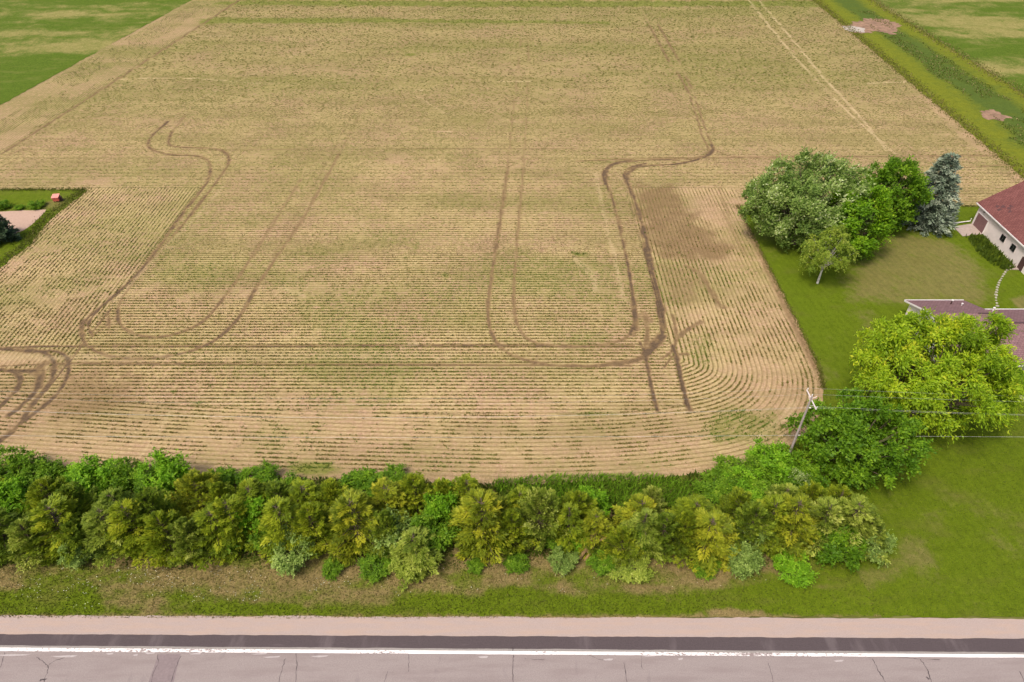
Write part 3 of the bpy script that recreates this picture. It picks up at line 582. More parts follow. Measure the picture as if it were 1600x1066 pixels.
P = scatter(verge_bd, 75); P = P[(P[:, 1] < 40.5) & (rg_.random(len(P)) > .68 * sstep(14, 32, P[:, 0]))]; vv = verge_v(P); n = len(P)
stuff('verge_tufts', [blades(np.column_stack([P, np.full(n, .03)]), rg_.uniform(.07, .2, n), rg_.uniform(.05, .11, n), 1.3, np.clip(.18 + .62 * vv + rg_.normal(0, .16, n), 0, 1))], M_TUFT, 'dry and green grass tufts on the roadside verge', 'grass')
P = scatter(lawn_bd, 26); P = P[(P[:, 1] < 62) & (P[:, 0] < 70)]; vv = lawn_v(P); n = len(P)
stuff('lawn_tufts', [blades(np.column_stack([P, np.full(n, .03)]), rg_.uniform(.05, .11, n), rg_.uniform(.06, .12, n), 1.6, np.clip(.12 + .4 * vv + rg_.normal(0, .12, n), 0, 1))], M_TUFT, 'short mown grass of the lawn beside the road', 'grass')
M_FLOWER = mat_plain('flower_petal', (.72, .70, .58), .7, .1)
P = np.vstack([scatter(WP([(-60, 890), (470, 885), (560, 915), (400, 940), (-60, 960)]), 4), scatter(WP([(470, 885), (1250, 890), (1250, 915), (600, 935)]), .8)]); P = P[fbm(P[:, 0] * .5, P[:, 1] * .9, 4) > .5]; n = len(P)
az = rg_.uniform(0, 6.28, n); D = np.column_stack([np.cos(az), np.sin(az), np.zeros(n) + .1])
stuff('clover_flowers', [(leaf_quads(np.column_stack([P, rg_.uniform(.12, .24, n)]), D, rg_.uniform(.04, .09, n), rg_.uniform(.04, .08, n), np.tile((0, 0, 1.0), (n, 1))), rg_.random(n))], M_FLOWER, 'tiny white clover flowers in the roadside grass', 'flowers')
M_TALL = mat_leaf('tall_grass_blade', [(0.0, (0.10, 0.22, 0.012)), (0.5, (0.19, 0.36, 0.02)), (1.0, (0.30, 0.48, 0.04))], .5)
P = scatter(WP([(770, 752), (860, 745), (1010, 744), (1090, 755), (1100, 775), (1060, 795), (980, 800), (850, 790), (775, 775)]), 60); n = len(P)
stuff('tall_grass', [blades(np.column_stack([P, np.full(n, .02)]), rg_.uniform(.5, 1.0, n), rg_.uniform(.06, .13, n), 1.3, .3 + .6 * fbm(P[:, 0] * .6, P[:, 1] * .6, 1) + rg_.normal(0, .15, n), bias=(.25, 0))], M_TALL, 'lush tall green grass between the hedge and the field', 'grass')
ey = lambda x: np.interp(x, EDGE[:49, 0], EDGE[:49, 1])
xs = rg_.uniform(-80, 33, 42000); ys = 37.0 + (ey(xs) - 37.4) * rg_.random(42000) ** .9; P = np.column_stack([xs, ys]); P = P[fbm(P[:, 0] * .35, P[:, 1] * .35, 2) + .25 * (P[:, 1] > 43) > .42]; n = len(P)
stuff('undergrowth', [blades(np.column_stack([P, np.full(n, .02)]), rg_.uniform(.25, .8, n) * np.clip((P[:, 1] - 36.6) / 2.5, .25, 1), rg_.uniform(.1, .24, n), 1.1, .1 + .6 * fbm(P[:, 0] * .4, P[:, 1] * .4, 5) + rg_.normal(0, .15, n))], M_WEED, 'dark green weeds filling the ground under the hedge', 'weeds')
lp = scatter(np.array(rough_edge(LEFT_LAWN[1:9], 1, .3)), 0)  # none inside
bd = LEFT_LAWN[1:8]; sm = smooth(bd, 30); P = np.repeat(sm, 22, 0) + rg_.normal(0, .7, (len(sm) * 22, 2)); P[:, 0] -= .9; n = len(P)
xl = np.repeat(rg_.uniform(-112, -80, 700), 3); P = np.vstack([P, np.column_stack([xl + rg_.normal(0, .2, 2100), 116.1 + rg_.normal(0, .3, 2100)])]); n = len(P)
stuff('rough_grass', [blades(np.column_stack([P, np.full(n, .02)]), rg_.uniform(.08, .28, n), rg_.uniform(.1, .2, n), 1.4, rg_.uniform(.0, .6, n))], M_TUFT, 'rough weedy border around the small left lawn', 'grass')
# ragged weedy edges of the yard and of the waterway
sm = smooth([(40.5, 110), (40.5, 95), (40.4, 80), (40.3, 68), (39.4, 62.5)], 60); P = np.repeat(sm, 14, 0) + rg_.normal(0, .22, (len(sm) * 14, 2)); n = len(P)
a = [blades(np.column_stack([P, np.full(n, .02)]), rg_.uniform(.08, .25, n), rg_.uniform(.06, .14, n), 1.2, rg_.uniform(.2, .7, n))]
P = np.column_stack([rg_.uniform(41, 100, 3000), YARD_T + rg_.normal(0, .2, 3000)]); a.append(blades(np.column_stack([P, np.full(3000, .02)]), rg_.uniform(.1, .3, 3000), rg_.uniform(.1, .2, 3000), 1.2, rg_.uniform(.2, .7, 3000)))
stuff('lawn_edge_grass', a, M_TUFT, 'ragged grass edge where the right lawn meets the soil', 'grass')
yy = rg_.uniform(119, 285, 9000); P = np.column_stack([lineX(yy, RE0, RE1) + rg_.normal(.8, 1.1, 9000), yy]); a = [blades(np.column_stack([P, np.full(9000, .02)]), rg_.uniform(.1, .3, 9000), rg_.uniform(.15, .35, 9000), 1., rg_.uniform(.2, .75, 9000))]
yy = rg_.uniform(142, 285, 5000); P = np.column_stack([lineX(yy, RG0, RG1) + rg_.normal(0, 1.2, 5000), yy]); a.append(blades(np.column_stack([P, np.full(5000, .02)]), rg_.uniform(.1, .35, 5000), rg_.uniform(.2, .4, 5000), 1., rg_.uniform(.2, .9, 5000)))
P = np.column_stack([rg_.uniform(96, 130, 26000), rg_.uniform(112, 240, 26000)]); mv = mead_v(P); k = (mv < .5) & (fbm(P[:, 0] * .25, P[:, 1] * .12, 4) > .44) & (P[:, 0] > lineX(P[:, 1], RE0, RE1) + 1) & (P[:, 0] < lineX(P[:, 1], RG0, RG1)); P = P[k]; n = len(P)
a.append(blades(np.column_stack([P, np.full(n, .02)]), rg_.uniform(.12, .35, n), rg_.uniform(.15, .35, n), 1.4, rg_.choice([.0, .1, .2, .3, .4, .9], n)))
stuff('waterway_weeds', a, M_TUFT, 'coarse weeds and reeds along the grassy waterway', 'weeds')

# ================================================================== TREES
M_BARK = mat_plain('bark', (.13, .095, .07), .95, .35, 6, bump=.5)
M_BIRCH = NT_('birch_bark'); _n = M_BIRCH.noise((2, 2, 9), 4, .6); M_BIRCH = M_BIRCH.col(M_BIRCH.ramp(_n, [(.36, (.06, .05, .045)), (.45, (.62, .58, .52)), (.8, (.75, .72, .66))]), .8)
def nrm(a): return a / (np.linalg.norm(a, axis=-1, keepdims=True) + 1e-9)
def juniper_mesh(seed, h, r, nb=95, blade=.36, wd=.085, elev=(20, 55), droop=0.0, per=95, prof=None, flat=.35, fan=.55, pw=.30):
    """conifer of feathery plumes: each bough is a flat spray of needles-blades"""
    g = np.random.default_rng(seed); PP = []; DD = []; VV = []; br = MB()
    lop = g.uniform(.8, 1.18, 9)
    for i in range(nb):
        t = 0.03 + 0.95 * ((i + g.random()) / nb) ** 1.2; az = i * 2.39996 + g.normal(0, .35)
        f = prof(t) if prof else min(1, .60 + t * 1.7) * (1 - t) ** .6
        L = r * f * g.uniform(.68, 1.18) * lop[int(az / (2 * math.pi) * 9) % 9] + .35
        e = R(g.uniform(*elev)) * (0.5 + .85 * t); d = np.array((math.cos(az) * math.cos(e), math.sin(az) * math.cos(e), math.sin(e)))
        b0 = np.array((0, 0, max(.1, t * h * .92 - math.sin(e) * L * .4)))
        bv = g.normal(0, .2); br.tube([b0, b0 + d * L * .5 + np.array((0, 0, -droop * L * .25)), b0 + d * L * .9 + np.array((0, 0, -droop * L * .8))], [.04, .025, .008], 3, False)
        lat = nrm(np.cross(d, (0, 0, 1.0))); roll = g.normal(0, .35); upv = np.cross(lat, d); lat, upv = lat * math.cos(roll) + upv * math.sin(roll), upv * math.cos(roll) - lat * math.sin(roll)
        n = int(per * (.35 + .65 * min(1.3, L / r))); q = .12 + .88 * g.random(n) ** .75; side = g.uniform(-1, 1, n)
        hw = (pw * L * (1.05 - q) ** .8 + .06)
        twig = np.round(q * 7 + .5 * (side > 0)) / 7                                   # side twigs cluster the blades into fingers
        q = .6 * q + .4 * np.clip(twig, .1, 1)
        P = b0 + d * (L * (q - .0))[:, None] + np.outer(q ** 2 * L, (0, 0, -droop)) + lat * (hw * side)[:, None] + upv * (flat * hw * (g.normal(0, .6, n) - np.abs(side) * .5))[:, None] + d * (hw * np.abs(side) * .7)[:, None]
        D = nrm(d + lat * (fan * np.sign(side) * (.25 + np.abs(side)))[:, None] + upv * g.normal(.15, .25, n)[:, None] + g.normal(0, .15, (n, 3)) + np.outer(q, (0, 0, -droop)))
        PP.append(P); DD.append(D); VV.append(.5 + bv + g.normal(0, .12, n))
    P = np.vstack(PP); D = np.vstack(DD); n = len(P); P[:, 2] = np.maximum(P[:, 2], .06)
    up = g.normal(0, .45, (n, 3)) + np.array((0, 0, 1.0)) + .5 * nrm(P - np.array((0, 0, h * .35)))
    Q4 = leaf_quads(P, D, blade * g.uniform(.6, 1.3, n), wd * g.uniform(.7, 1.4, n), up, g); Q4[..., 2] = np.maximum(Q4[..., 2], .03)
    tr = MB().tube([(0, 0, -.1), (0, 0, h * .5), (0, 0, h * .95)], [.15, .09, .015], 7)
    n = len(tr.v); tr.v += br.v; tr.f += [tuple(n + i for i in f) for f in br.f]
    return quads('crown', Q4, np.clip(np.concatenate(VV), 0, 1)), tr
def broad_mesh(seed, rad, cz, h, nclump=40, ntwig=26, nleaf=8, leaf=.3, wd=.2, twig=.9, wind=(0, 0, 0), trunk=.25, droop=0.0, trunk_h=None, hollow=.55, low=-.45, lumpy=1.0):
    """crown of leafy clumps spread over an uneven ellipsoid"""
    g = np.random.default_rng(seed); rad = np.array(rad, float); C = []; tries = 0
    ph = g.uniform(0, 6.28, 6)
    while len(C) < nclump and tries < 20000:
        tries += 1; u = nrm(g.normal(size=3)); az = math.atan2(u[1], u[0])
        lump = 1 + lumpy * (.10 * math.sin(2 * az + ph[0]) + .09 * math.sin(3 * az + ph[1] + 2 * u[2]) + .08 * math.sin(5 * az + ph[2] - 3 * u[2]))
        rr_ = g.uniform(hollow, .98) if g.random() < .8 else g.uniform(.15, hollow)
        c = u * rad * rr_ * lump
        if u[2] < low: continue
        if any(np.linalg.norm((c - o[0]) / rad) < .55 / nclump ** (1 / 3) for o in C): continue
        C.append((c, g.uniform(.75, 1.25)))
    Q = []; V = []; br = MB(); th = trunk_h or max(.3, cz - rad[2] * .55)
    for c, sz in C:
        ctr = np.array((0, 0, cz)) + c; out = nrm(c / rad); cv = g.normal(0, .10)
        mid = np.array((0, 0, th)) * .6 + ctr * .4 + np.array((0, 0, .1)); br.tube([(0, 0, th * .9), mid, ctr], [trunk * .45, trunk * .25, trunk * .07], 4, False)
        nt = int(ntwig * sz)
        u = nrm(g.normal(size=(nt, 3)) + out * .55 + np.array((0, 0, .35))); tl = twig * sz * g.uniform(.5, 1.2, nt); tv = cv + g.normal(0, .08, nt)
        for k in range(nleaf):
            s = (k + g.random(nt)) / nleaf; W_ = np.array(wind)
            p = ctr + u * (tl * (.25 + .75 * s))[:, None] + np.outer(s ** 2 * tl, W_ * .6) + np.outer(s ** 2 * tl, (0, 0, -droop)) + g.normal(0, .06 * twig, (nt, 3))
            d = nrm(u * .6 + g.normal(0, .6, (nt, 3)) + W_ + np.array((0, 0, -droop)))
            up = g.normal(0, .55, (nt, 3)) + np.array((0, 0, 1.0)) + out * .5
            Q.append(leaf_quads(p, d, leaf * g.uniform(.65, 1.3, nt), wd * g.uniform(.65, 1.3, nt), up, g)); V.append(.5 + tv + g.normal(0, .12, nt))
    Q = np.vstack(Q); Q[..., 2] = np.maximum(Q[..., 2], .05)
    tr = MB().tube([(0, 0, -.15), (0, 0, th * .5), (0, 0, th), (0, 0, min(cz, th + rad[2] * .5))], [trunk * 1.25, trunk, trunk * .8, trunk * .35], 8)
    n = len(tr.v); tr.v += br.v; tr.f += [tuple(n + i for i in f) for f in br.f]
    return quads('crown', Q, np.clip(np.concatenate(V), 0, 1)), tr

LM = {}
def lm(n, *st, tl=.3): LM[n] = mat_leaf(n + '_foliage', list(st), tl)
lm('gold', (0, (.13, .175, .018)), (.35, (.25, .315, .022)), (.65, (.39, .43, .028)), (1, (.58, .56, .045)), tl=.45)
lm('olive', (0, (.12, .18, .014)), (.45, (.26, .345, .02)), (.75, (.41, .475, .028)), (1, (.58, .60, .05)), tl=.45)
lm('dusky', (0, (.09, .145, .016)), (.45, (.19, .28, .024)), (.75, (.31, .405, .034)), (1, (.45, .53, .065)), tl=.45)
lm('sage', (0, (.11, .17, .02)), (.45, (.27, .355, .04)), (.75, (.46, .53, .085)), (1, (.70, .74, .20)), tl=.45)
lm('lime', (0, (.085, .19, .008)), (.45, (.19, .40, .014)), (.75, (.31, .54, .026)), (1, (.47, .66, .06)), tl=.45)
lm('green', (0, (.065, .145, .008)), (.45, (.14, .275, .013)), (.75, (.24, .40, .022)), (1, (.39, .53, .05)), tl=.45)
lm('grey', (0, (.10, .17, .034)), (.45, (.22, .33, .06)), (.75, (.36, .48, .11)), (1, (.54, .64, .20)), tl=.4)
lm('deep', (0, (.045, .115, .006)), (.45, (.11, .235, .009)), (.75, (.20, .36, .014)), (1, (.32, .49, .028)), tl=.45)
lm('silver', (.05, (.085, .15, .028)), (.40, (.20, .315, .055)), (.60, (.36, .46, .125)), (.82, (.70, .76, .42)), tl=.45)
lm('locust', (0, (.12, .21, .010)), (.4, (.26, .41, .014)), (.7, (.42, .55, .020)), (1, (.66, .66, .04)), tl=.45)
lm('spruce', (0, (.07, .10, .065)), (.42, (.18, .24, .16)), (.68, (.31, .375, .265)), (.95, (.50, .55, .42)), tl=.25)
lm('pine', (0, (.025, .05, .025)), (.5, (.06, .105, .05)), (1, (.14, .20, .10)), tl=.2)
lm('birch', (0, (.11, .18, .018)), (.45, (.24, .345, .032)), (.75, (.38, .45, .06)), (1, (.53, .56, .12)), tl=.45)
lm('maple', (0, (.07, .17, .006)), (.45, (.17, .345, .010)), (.75, (.29, .48, .016)), (1, (.46, .62, .032)), tl=.45)

PROTO = {}
for i, (sd_, el, dr, bl, nb_, fl, pw_) in enumerate(((1, (22, 55), 0, .40, 92, .3, .30), (2, (10, 42), .12, .46, 78, .3, .34), (3, (35, 65), -.05, .32, 120, .6, .24), (4, (8, 40), .22, .42, 84, .35, .32))):
    PROTO['j%d' % i] = juniper_mesh(sd_, 6.0, 2.6, nb_, bl * .74, .078, el, dr, 175, None, fl, .5, pw_)
for i in range(3): PROTO['s%d' % i] = broad_mesh(40 + i, (1.7, 1.7, 1.5), 1.75, 3.3, 46, 22, 8, .17, .12, .62, trunk=.06, hollow=.5, low=-.8)
def set_mat(o, m):
    o.material_slots[0].link = 'OBJECT'; o.material_slots[0].material = m
TM = {}
def tree(name, label, cat, proto, loc, rz, s, leafm, group=None, bark=None):
    root = empty(name, loc, rz, s); tag(root, label, cat, group)
    me, tr = PROTO[proto]
    if proto not in TM:
        o = tr.build('trunk', bark or M_BARK, root); TM[proto] = o.data; me.materials.append(LM['olive'])
    else: o = link(bpy.data.objects.new('trunk', TM[proto]), root)
    cme = bpy.data.objects.new('crown', me); link(cme, root); set_mat(cme, LM[leafm]); return root

# hedge: (apex x, apex y in the survey picture, height, radius, foliage, shape)
HEDGE_F = [(-70, 790, 6, 2.6, 'olive', 0), (-20, 800, 5.5, 2.4, 'dusky', 3), (72, 786, 6.2, 2.9, 'olive', 1), (30, 815, 4.6, 2.2, 'sage', 0), (105, 815, 4.6, 2.0, 'dusky', 2), (152, 790, 6.0, 2.3, 'sage', 3), (190, 786, 6.4, 2.3, 'olive', 1),
           (245, 805, 5.4, 2.4, 'olive', 0), (283, 812, 5.2, 2.2, 'sage', 2), (222, 770, 6.4, 2.2, 'dusky', 0), (325, 795, 5.6, 2.4, 'olive', 3), (350, 778, 6.4, 2.2, 'olive', 1), (430, 785, 6.2, 2.5, 'olive', 3), (480, 792, 5.8, 2.2, 'olive', 0), (545, 778, 6.8, 2.9, 'gold', 1), (600, 800, 5.4, 2.0, 'dusky', 2),
           (645, 832, 4.2, 2.3, 'sage', 3), (752, 775, 7.0, 3.0, 'gold', 1), (845, 768, 7.2, 2.7, 'sage', 2), (800, 800, 5.2, 1.9, 'olive', 0), (890, 790, 5.6, 1.9, 'olive', 3), (932, 800, 5.0, 1.7, 'gold', 3), (975, 825, 4.2, 2.0, 'olive', 2), (1010, 800, 5.4, 2.1, 'sage', 3), (1042, 806, 5.2, 2.0, 'dusky', 0), (1075, 800, 5.6, 2.0, 'olive', 2),
           (1115, 806, 5.4, 2.7, 'gold', 3), (1185, 790, 6.0, 2.2, 'dusky', 0), (1215, 782, 6.2, 2.3, 'olive', 1), (1252, 778, 6.6, 2.5, 'gold', 3), (1300, 785, 6.2, 2.3, 'sage', 1), (1345, 780, 6.4, 2.4, 'sage', 3), (1368, 806, 5.0, 2.0, 'sage', 0)]
HEDGE_B = [(-40, 755, 5, 2.4, 'olive', 0), (62, 752, 5.0, 2.4, 'olive', 0), (100, 762, 5.4, 2.4, 'dusky', 2), (170, 768, 5.2, 2.2, 'dusky', 3), (300, 742, 5.0, 2.4, 'gold', 0), (338, 756, 5.2, 2.2, 'olive', 2), (385, 756, 5.0, 2.4, 'olive', 1), (430, 758, 4.6, 2.2, 'dusky', 0), (470, 755, 4.6, 2.4, 'olive', 3), (515, 754, 4.8, 2.2, 'olive', 2),
           (600, 755, 5.0, 2.5, 'gold', 1), (645, 745, 5.2, 2.3, 'olive', 0), (690, 752, 5.0, 2.2, 'olive', 2), (728, 745, 5.2, 2.0, 'olive', 3), (812, 765, 5.4, 2.0, 'olive', 1), (905, 770, 5.2, 2.1, 'olive', 0), (1005, 778, 5.0, 2.2, 'gold', 1), (1022, 760, 3.6, 1.4, 'sage', 2), (1090, 780, 4.8, 2.2, 'olive', 3), (1160, 770, 4.8, 2.0, 'olive', 0), (1275, 756, 5.6, 1.9, 'olive', 2), (1232, 758, 4.8, 1.9, 'sage', 1), (1318, 762, 5.6, 2.0, 'olive', 0)]
# shrubs: (centre x, y, height, radius, foliage, shape, row)
SHRUBS = [(126, 855, 2.6, 1.7, 'grey', 0), (150, 826, 3.6, 1.2, 'lime', 1), (8, 785, 4.6, 2.6, 'lime', 2), (-55, 840, 3.2, 2.0, 'green', 1), (392, 806, 4.8, 2.0, 'lime', 0), (362, 838, 3.0, 2.0, 'green', 1), (418, 838, 2.8, 1.8, 'green', 2), (458, 862, 3.2, 2.1, 'grey', 0), (468, 828, 3.2, 1.4, 'green', 1),
          (518, 888, 1.2, 1.1, 'green', 2), (612, 832, 4.0, 2.2, 'grey', 1), (690, 795, 5.0, 2.1, 'lime', 2), (678, 828, 3.8, 2.2, 'green', 0), (640, 876, 2.4, 2.0, 'sage', 1), (590, 880, 1.6, 1.6, 'green', 0), (742, 884, .9, .9, 'green', 1), (806, 880, 1.1, 1.3, 'green', 2), (880, 873, 1.8, 1.3, 'grey', 0), (905, 838, 2.6, 1.4, 'lime', 1), (872, 845, 2.2, 1.3, 'green', 2),
          (925, 795, 3.4, 2.0, 'lime', 0), (940, 875, 1.4, 1.5, 'green', 1), (1000, 845, 3.0, 1.4, 'lime', 2), (985, 880, 1.2, 2.0, 'sage', 0), (1162, 872, 2.8, 1.9, 'grey', 1), (1180, 828, 4.0, 1.9, 'grey', 2), (1237, 884, 2.0, 1.8, 'lime', 0), (1308, 855, 3.8, 2.5, 'deep', 1), (1362, 845, 3.6, 2.0, 'grey', 2), (1100, 880, 1.0, 1.4, 'green', 0),
          (20, 738, 3.6, 2.6, 'green', 0), (70, 742, 2.8, 2.2, 'green', 1), (140, 748, 3.6, 2.8, 'lime', 2), (180, 750, 3.0, 2.0, 'deep', 0), (212, 745, 2.2, 1.8, 'green', 1), (258, 742, 4.4, 2.6, 'lime', 1), (240, 765, 3.6, 2.2, 'green', 2), (345, 748, 1.6, 1.8, 'deep', 2), (400, 750, 1.5, 2.0, 'deep', 0), (452, 765, 1.8, 2.0, 'green', 1), (560, 757, 1.6, 2.4, 'deep', 2), (610, 752, 1.4, 1.8, 'green', 0),
          (1140, 742, 2.4, 2.2, 'green', 1), (1120, 765, 2.6, 2.2, 'green', 2), (1170, 760, 2.8, 2.2, 'lime', 0), (1205, 722, 3.4, 2.7, 'lime', 2), (1185, 745, 2.8, 2.2, 'green', 0), (1262, 740, 2.8, 2.6, 'deep', 1), (1232, 748, 2.6, 2.0, 'deep', 2), (1248, 752, 3.0, 1.2, 'silver', 0)]
ORD = ['first', 'second', 'third', 'fourth', 'fifth', 'sixth', 'seventh', 'eighth', 'ninth', 'tenth', 'eleventh', 'twelfth', 'thirteenth', 'fourteenth', 'fifteenth', 'sixteenth', 'seventeenth', 'eighteenth']
NAMES = {'gold': 'golden yellow', 'olive': 'olive green', 'dusky': 'dark dusky green', 'sage': 'pale sage green', 'lime': 'bright light green', 'green': 'mid green', 'grey': 'grey green', 'deep': 'deep dark green', 'silver': 'silvery white'}
rt = random.Random(3)
def row(lst, kind, where, group, shrub=False):
    lst = [a for a in lst if -75 < a[0] < 1680]; cnt = {}; tot = {}
    for a in lst:
        if a[0] > -30: tot[a[4]] = tot.get(a[4], 0) + 1
    for a in sorted(lst, key=lambda q: q[0]):
        x, y, h, r, f, sh = a; k = cnt[f] = cnt.get(f, 0) + (1 if x > -30 else 0)
        lab = '%s %s %s from the left in %s' % (ORD[k - 1], NAMES[f], kind, where) if tot[f] > 1 else 'the only %s %s in %s' % (NAMES[f], kind, where)
        if x <= -30: lab = '%s %s at the left image edge, %s' % (NAMES[f], kind, where.split(' of the')[0])
        if shrub:
            p = W(x, y, h * .5); tree('leafy_shrub', lab, 'shrub', 's%d' % sh, (p[0], p[1], 0), rt.uniform(0, 6.28), (r / 1.75, r / 1.75, h / 3.3), f, group)
        else:
            p = W(x, y + 4, h); tree('juniper_tree', lab, 'tree', 'j%d' % sh, (p[0], p[1], 0), rt.uniform(0, 6.28), (r / 2.05, r / 2.05, h / 5.6), f, group)
row(HEDGE_F, 'juniper', 'the front row of the roadside hedge', 'junipers of the roadside hedge')
row(HEDGE_B, 'juniper', 'the back row of the roadside hedge', 'junipers of the roadside hedge')
row(SHRUBS[:30], 'leafy shrub', 'the road side of the hedge', 'leafy shrubs of the roadside hedge', True)
row(SHRUBS[30:], 'leafy shrub', 'the field side of the hedge', 'leafy shrubs of the roadside hedge', True)
# peeled broken limbs below the torn juniper
bl = empty('broken_limbs', W(925, 872, 0)); tag(bl, 'brown split dead limbs leaning out of a torn juniper in the hedge', 'dead wood')
M_DEAD = mat_plain('dead_wood', (.25, .165, .07), .9, .3, 5, bump=.4); M_FALL = mat_plain('dry_foliage', (.30, .235, .05), .9, .3, 4)
ob = np.array(bl.location)
for a, b, r0 in (((905, 873, .1), (928, 838, 2.2), .16), ((914, 876, .1), (930, 850, 1.6), .12), ((918, 862, .6), (926, 828, 3.0), .2), ((925, 850, 1.5), (950, 840, 2.4), .1), ((926, 838, 2.2), (908, 822, 2.6), .12), ((928, 836, 2.4), (945, 812, 3.6), .12)):
    A, B = W(*a) - ob, W(*b) - ob; m_ = (A + B) / 2 + np.array((.08, 0, .15)); MB().tube([A, m_, B], [r0, r0 * 1.2, r0 * .4], 6).build('limb', M_DEAD if a[1] > 840 else M_FALL, bl)

# ---- single trees ---------------------------------------------------------
def place(x, y, z): return W(x, y, z)
p = np.array((46.6, 97.2, 0))
PROTO['maple_big'] = broad_mesh(7, (9.3, 7.0, 7.0), 7.8, 16, 230, 38, 8, .38, .22, 1.5, (.8, -.1, .15), .38, trunk_h=2.6, low=-.85, lumpy=.45, hollow=.7)
tree('silver_maple', 'broad silvery green tree with wind-blown leaves at the corner of the lawn', 'tree', 'maple_big', (p[0], p[1], 0), 0, (1, 1, 1), 'silver')
p = place(1332, 345, 6.6)
PROTO['maple_mid'] = broad_mesh(8, (5.0, 4.4, 5.6), 6.6, 12.5, 90, 32, 8, .38, .25, 1.2, (.6, -.1, .1), .25, trunk_h=1.6, low=-.85, lumpy=.5, hollow=.65)
tree('leafy_tree', 'bright green leafy tree squeezed against the silvery tree on its right', 'tree', 'maple_mid', (p[0], p[1], 0), 0, (1, 1, 1), 'maple')
p = place(1392, 305, 6.6)
PROTO['maple_right'] = broad_mesh(9, (5.4, 4.8, 6.0), 6.6, 13, 110, 32, 8, .36, .24, 1.2, (.2, 0, .2), .25, trunk_h=1.2, low=-.9, lumpy=.4, hollow=.65)
tree('leafy_tree', 'round deep green leafy tree standing beside the blue spruce', 'tree', 'maple_right', (p[0], p[1], 0), 0, (1, 1, 1), 'deep')
PROTO['spruce'] = juniper_mesh(12, 14.0, 5.0, 210, .62, .2, (-14, 14), .10, 100, lambda t: (1 - t) ** .72 * min(1, .78 + t * 1.2), .6, .5, .24)
p = W(1440, 350, 0)
tree('blue_spruce', 'tall blue grey spruce between the leafy trees and the garage', 'tree', 'spruce', (p[0], p[1], 0), 0.5, (1, 1, 1), 'spruce')
p = W(1275, 443, 0)
PROTO['birch'] = broad_mesh(14, (4.2, 3.0, 3.4), 5.9, 9.5, 80, 22, 9, .28, .13, 1.0, (.35, 0, 0), .15, .6, 3.0, low=-.75, lumpy=.7)
_o = tree('birch_tree', 'small weeping birch with white trunk in front of the silvery tree', 'tree', 'birch', (p[0] + .2, p[1], 0), 0, (1, 1, 1), 'birch', bark=M_BIRCH)
p = place(1466, 577, 8.0)
PROTO['locust'] = broad_mesh(15, (9.0, 7.4, 6.2), 8.4, 14, 165, 38, 9, .46, .15, 1.5, (.45, -.05, -.1), .32, .45, 2.8, hollow=.6, low=-.7, lumpy=.6)
tree('honey_locust', 'large yellow green feathery tree in front of the house', 'tree', 'locust', (p[0], p[1], 0), 0, (1, 1, 1), 'locust')
p = place(1338, 686, 4.6)
PROTO['deep'] = broad_mesh(16, (6.7, 5.2, 4.6), 4.8, 9.5, 130, 30, 8, .33, .21, 1.1, (.4, -.05, 0), .25, .15, 1.2, low=-.85, lumpy=.6)
tree('dark_leafy_tree', 'dense dark green tree beside the utility pole at the hedge end', 'tree', 'deep', (p[0], p[1], 0), 0, (1, 1, 1), 'deep')
PROTO['pine'] = juniper_mesh(13, 6.4, 3.0, 110, .5, .2, (-5, 25), .1, 80, lambda t: (1 - t) ** .55 * min(1, .8 + t * 1.2), .6)
p = W(-4, 377, 0)
tree('dark_pine', 'dark blunt evergreen at the left edge beside the gravel pad', 'tree', 'pine', (p[0], p[1], 0), 0, (1, 1, 1), 'pine')
for i, (x, y, r, h, lab) in enumerate(((57, 325, 1.5, 1.2, 'low dark bush at the right back corner of the gravel pad'), (30, 328, 1.0, .7, 'tiny bush in the middle of the gravel pad back edge'), (2, 327, 1.7, 1.4, 'low dark bush at the left image edge behind the gravel pad'))):
    p = W(x, y, 0); tree('low_bush', lab, 'bush', 's%d' % i, (p[0], p[1] + .3, 0), i, (r / 1.95, r / 1.95, h / 3.5), 'deep', 'low bushes behind the gravel pad')
for i, (x, y, r, h, f, lab) in enumerate(((1585, 597, 2.2, 1.8, 'green', 'rounded shrub in the flower bed against the house front'), (1597, 604, 1.2, 1.3, 'locust', 'small yellow shrub by the concrete walk'))):
    p = W(x, y, 0); tree('garden_shrub', lab, 'shrub', 's%d' % (i + 1), (p[0], p[1], 0), i, (r / 1.95, r / 1.95, h / 3.5), f)

# ================================================================== BUILDINGS
def mat_roof(name, c0, c1, sx):
    t = NT_(name); a = t.noise((5, 5, 5), 5, .7); b = t.noise((.6, .6, .6), 4, .6); br = t.node('ShaderNodeTexBrick'); br.inputs['Scale'].default_value = 1
    t.l.new(t.map(sx), br.inputs['Vector']); br.inputs['Color1'].default_value = (*c0, 1); br.inputs['Color2'].default_value = (*c1, 1); br.inputs['Mortar'].default_value = (*[x * .6 for x in c0], 1)
    br.inputs['Brick Width'].default_value = .45; br.inputs['Row Height'].default_value = .28; br.inputs['Mortar Size'].default_value = .025
    x = t.mix(t.math('MULTIPLY', t.step(b, .35, .7), .3), br.outputs[0], tuple(v * .72 for v in c0)); x = t.mix(.18, x, t.ramp(a, [(.3, (0, 0, 0)), (.7, (.5, .4, .4))]), 'SOFT_LIGHT')
    t.col(x, .9); t.bump(br.outputs[1], .4, .02); return t.m
M_ROOF = mat_roof('mauve_shingles', (.205, .118, .122), (.27, .163, .165), (1, 1, 1)); M_ROOF2 = mat_roof('red_shingles', (.165, .062, .055), (.225, .092, .082), (1, 1, 1))
M_TRIM = mat_plain('white_trim', (.70, .66, .64), .6, .06); M_WALL = mat_plain('white_siding', (.70, .62, .59), .8, .07, 1.2); M_HWALL = mat_plain('house_siding', (.46, .40, .37), .85, .1, 2)
